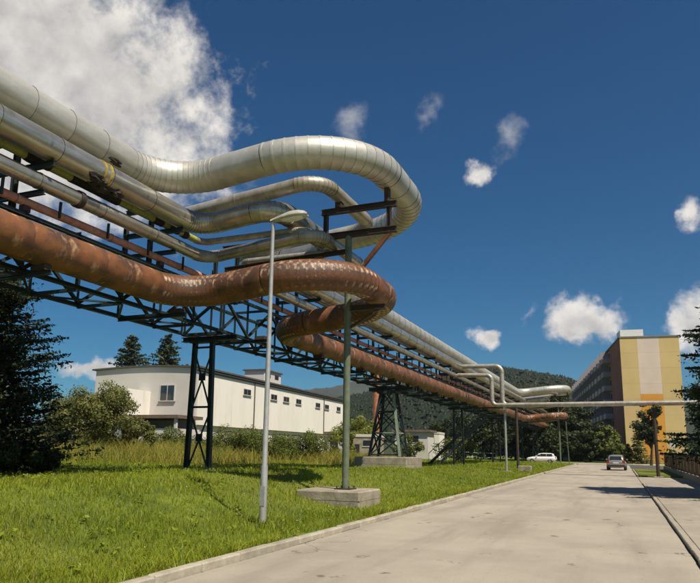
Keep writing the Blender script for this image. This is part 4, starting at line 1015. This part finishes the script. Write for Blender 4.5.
# spruce behind the fence and trees further right
conifer('spruce', 7.0, 29.8, 14.6, 5.3, 'large dark spruce leaning its boughs over the brown fence', L_['spruce'], 101, whorls=40, per=15, sprays=62, leaf=.20, lat=13, asp=.4, group='trees behind the fence', z=.1, droop=.26, base=.12, profile=.85, jitter=.3)
conifer('spruce', 14.5, 50, 14, 4.0, 'second spruce further into the garden', L_['spruce'], 102, whorls=34, per=12, sprays=28, leaf=.4, group='trees behind the fence', z=.1, droop=.3)
broadleaf('tree', 13.5, 31, 8.5, 3.8, 'leafy garden tree behind the fence', L_['mid'], 103, clumps=60, per=240, leaf=.22, base=.2, group='trees behind the fence', z=.1)
broadleaf('tree', 8.6, 60, 9, 3.4, 'dark leafy tree behind the far end of the fence', L_['deep'], 104, clumps=50, per=200, leaf=.26, base=.1, group='trees behind the fence', z=.05)
broadleaf('tree', 11.5, 20, 6.5, 3.0, 'round garden tree close behind the fence', L_['olive'], 105, clumps=60, per=260, leaf=.17, base=.2, group='trees behind the fence', z=.1)
HSL = ['light garden shrub at the near end of the brown fence', 'dark garden shrub second along the brown fence', 'light garden shrub third along the brown fence', 'dark garden shrub just before the large spruce',
       'light garden shrub under the large spruce', 'dark garden shrub just past the large spruce']
for i in range(6):
    broadleaf('hedge_shrub', 5.6+random.uniform(-.2, .3), 13+i*4.2, 2.1+random.uniform(-.3, .4), 1.5, HSL[i], L_['deep'] if i % 2 else L_['mid'], 110+i, clumps=26, per=200, leaf=.11, base=0, cat='shrub', group='shrubs behind the fence', z=.1)

# ------------------------------------------------------------------ hills
def ridge(name, pts, Y, depth, base_pts, m, seed, amp):
    """forested hill whose skyline passes the given picture points at depth Y"""
    g = np.random.default_rng(seed)
    pr = [on_y(x, y, Y) for x, y in pts]; xs = np.array([p.x for p in pr]); zs = np.array([p.z for p in pr])
    nx, ny = 150, 40; U = np.linspace(xs[0], xs[-1], nx); top = np.interp(U, xs, zs)
    ph = g.uniform(0, 6, 6)
    v = []
    for j in range(ny):
        k = j/(ny-1); yy = Y-depth+depth*1.7*k; s = math.sin(min(1, k*1.7/1.0)*math.pi/2)**1.3 if k < 1/1.7 else max(0, math.cos((k-1/1.7)/(1-1/1.7)*math.pi/2))
        for i in range(nx):
            wob = sum(math.sin(U[i]*f+ph[q]+yy*f*.8) for q, f in enumerate((.011, .023, .04)))*amp*(k*(1-k)*2)
            v.append((U[i]*yy/Y, yy, max(-2, top[i]*s+wob*s)))
    f = [(j*nx+i, j*nx+i+1, (j+1)*nx+i+1, (j+1)*nx+i) for j in range(ny-1) for i in range(nx-1)]
    me = bpy.data.meshes.new(name); me.from_pydata(v, [], f); me.materials.append(m); me.polygons.foreach_set('use_smooth', [True]*len(f)); me.update()
    o = tag(link(name, me), kind='structure'); return np.array(v), nx, ny
hm = mat('forest_floor', (.018, .028, .012), (.03, .042, .018), .03, .95)
hm2 = mat('far_forest', (.025, .035, .02), (.04, .052, .028), .004, .95)
hv, hx, hy = ridge('hill', [(-120, 372), (150, 360), (300, 352), (350, 346), (395, 337), (440, 328), (470, 331), (487, 334), (508, 337), (530, 344), (560, 350), (640, 352), (760, 345), (1000, 350)], 620, 430, None, hm, 1, 3.5)
ridge('mountain', [(-120, 384), (150, 380), (250, 366), (300, 347), (328, 338), (347, 333), (362, 329), (380, 325), (400, 330), (450, 336), (560, 345), (700, 352), (1000, 375)], 2300, 900, None, hm2, 2, 18)
def forest():
    g = np.random.default_rng(9); n = 42000; V = hv.reshape(hy, hx, 3)
    j = g.uniform(2, hy*.66, n); i = g.uniform(30, hx-30, n); j0, i0 = j.astype(int), i.astype(int); p = V[j0, i0]+(V[np.minimum(j0+1, hy-1), i0]-V[j0, i0])*(j-j0)[:, None]+(V[j0, np.minimum(i0+1, hx-1)]-V[j0, i0])*(i-i0)[:, None]
    k = (p[:, 2] > 2) & (p[:, 0] > -430) & (p[:, 0] < 260); p = p[k]; n = len(p)
    h = g.uniform(3.2, 6.0, n); r = h*g.uniform(.3, .5, n); vs, fs, ts = [], [], []
    q = 7; a = np.arange(q)*2*np.pi/q; leafy = g.uniform(0, 1, n) < .6; h = np.where(leafy, h*.8, h)
    for lv, (z0, z1, rr) in enumerate(((.0, .55, 1.0), (.35, .8, .72), (.6, 1.0, .46))):
        an = a[None]+g.uniform(0, 6, (n, 1)); rad = (r*np.where(leafy, (.8, 1.1, .95)[lv], rr))[:, None]*g.uniform(.65, 1.25, (n, q))
        ring = np.stack([p[:, 0:1]+np.cos(an)*rad, p[:, 1:2]+np.sin(an)*rad, p[:, 2:3]-1+h[:, None]*z0+g.uniform(-.6, .6, (n, q))], -1)
        tip = p+np.stack([0*h, 0*h, h*z1-1], 1); blk = np.concatenate([ring, tip[:, None]], 1)
        base = lv*n*(q+1)+np.arange(n)[:, None]*(q+1)
        for e in range(q): fs.append(np.concatenate([base+e, base+(e+1) % q, base+q], 1)); ts.append(np.clip(g.normal(.4, .15, n), 0, 1))
        vs.append(blk.reshape(-1, 3))
    o = link('forest', flat_mesh('forest', np.concatenate(vs), np.concatenate(fs), np.concatenate(ts), L_['hill'])); tag(o, 'dense dark conifer forest covering the hill', 'forest', kind='stuff')
forest()

# ------------------------------------------------------------------ haze
def haze():
    m = bpy.data.materials.new('thin_air_haze'); nt, N, L = nodes(m)
    v = N.new('ShaderNodeVolumePrincipled'); v.inputs['Color'].default_value = (.80, .88, 1.0, 1); v.inputs['Density'].default_value = .00009; v.inputs['Anisotropy'].default_value = .2
    o = N.new('ShaderNodeOutputMaterial'); L.new(v.outputs[0], o.inputs['Volume'])
    tag(MB().box(-4500, 4500, -4500, 4500, -7, 330).build('haze', m), 'thin blue summer haze in the air', 'haze', kind='stuff')
haze()
sc.render.resolution_x = 1024; sc.render.resolution_y = 853
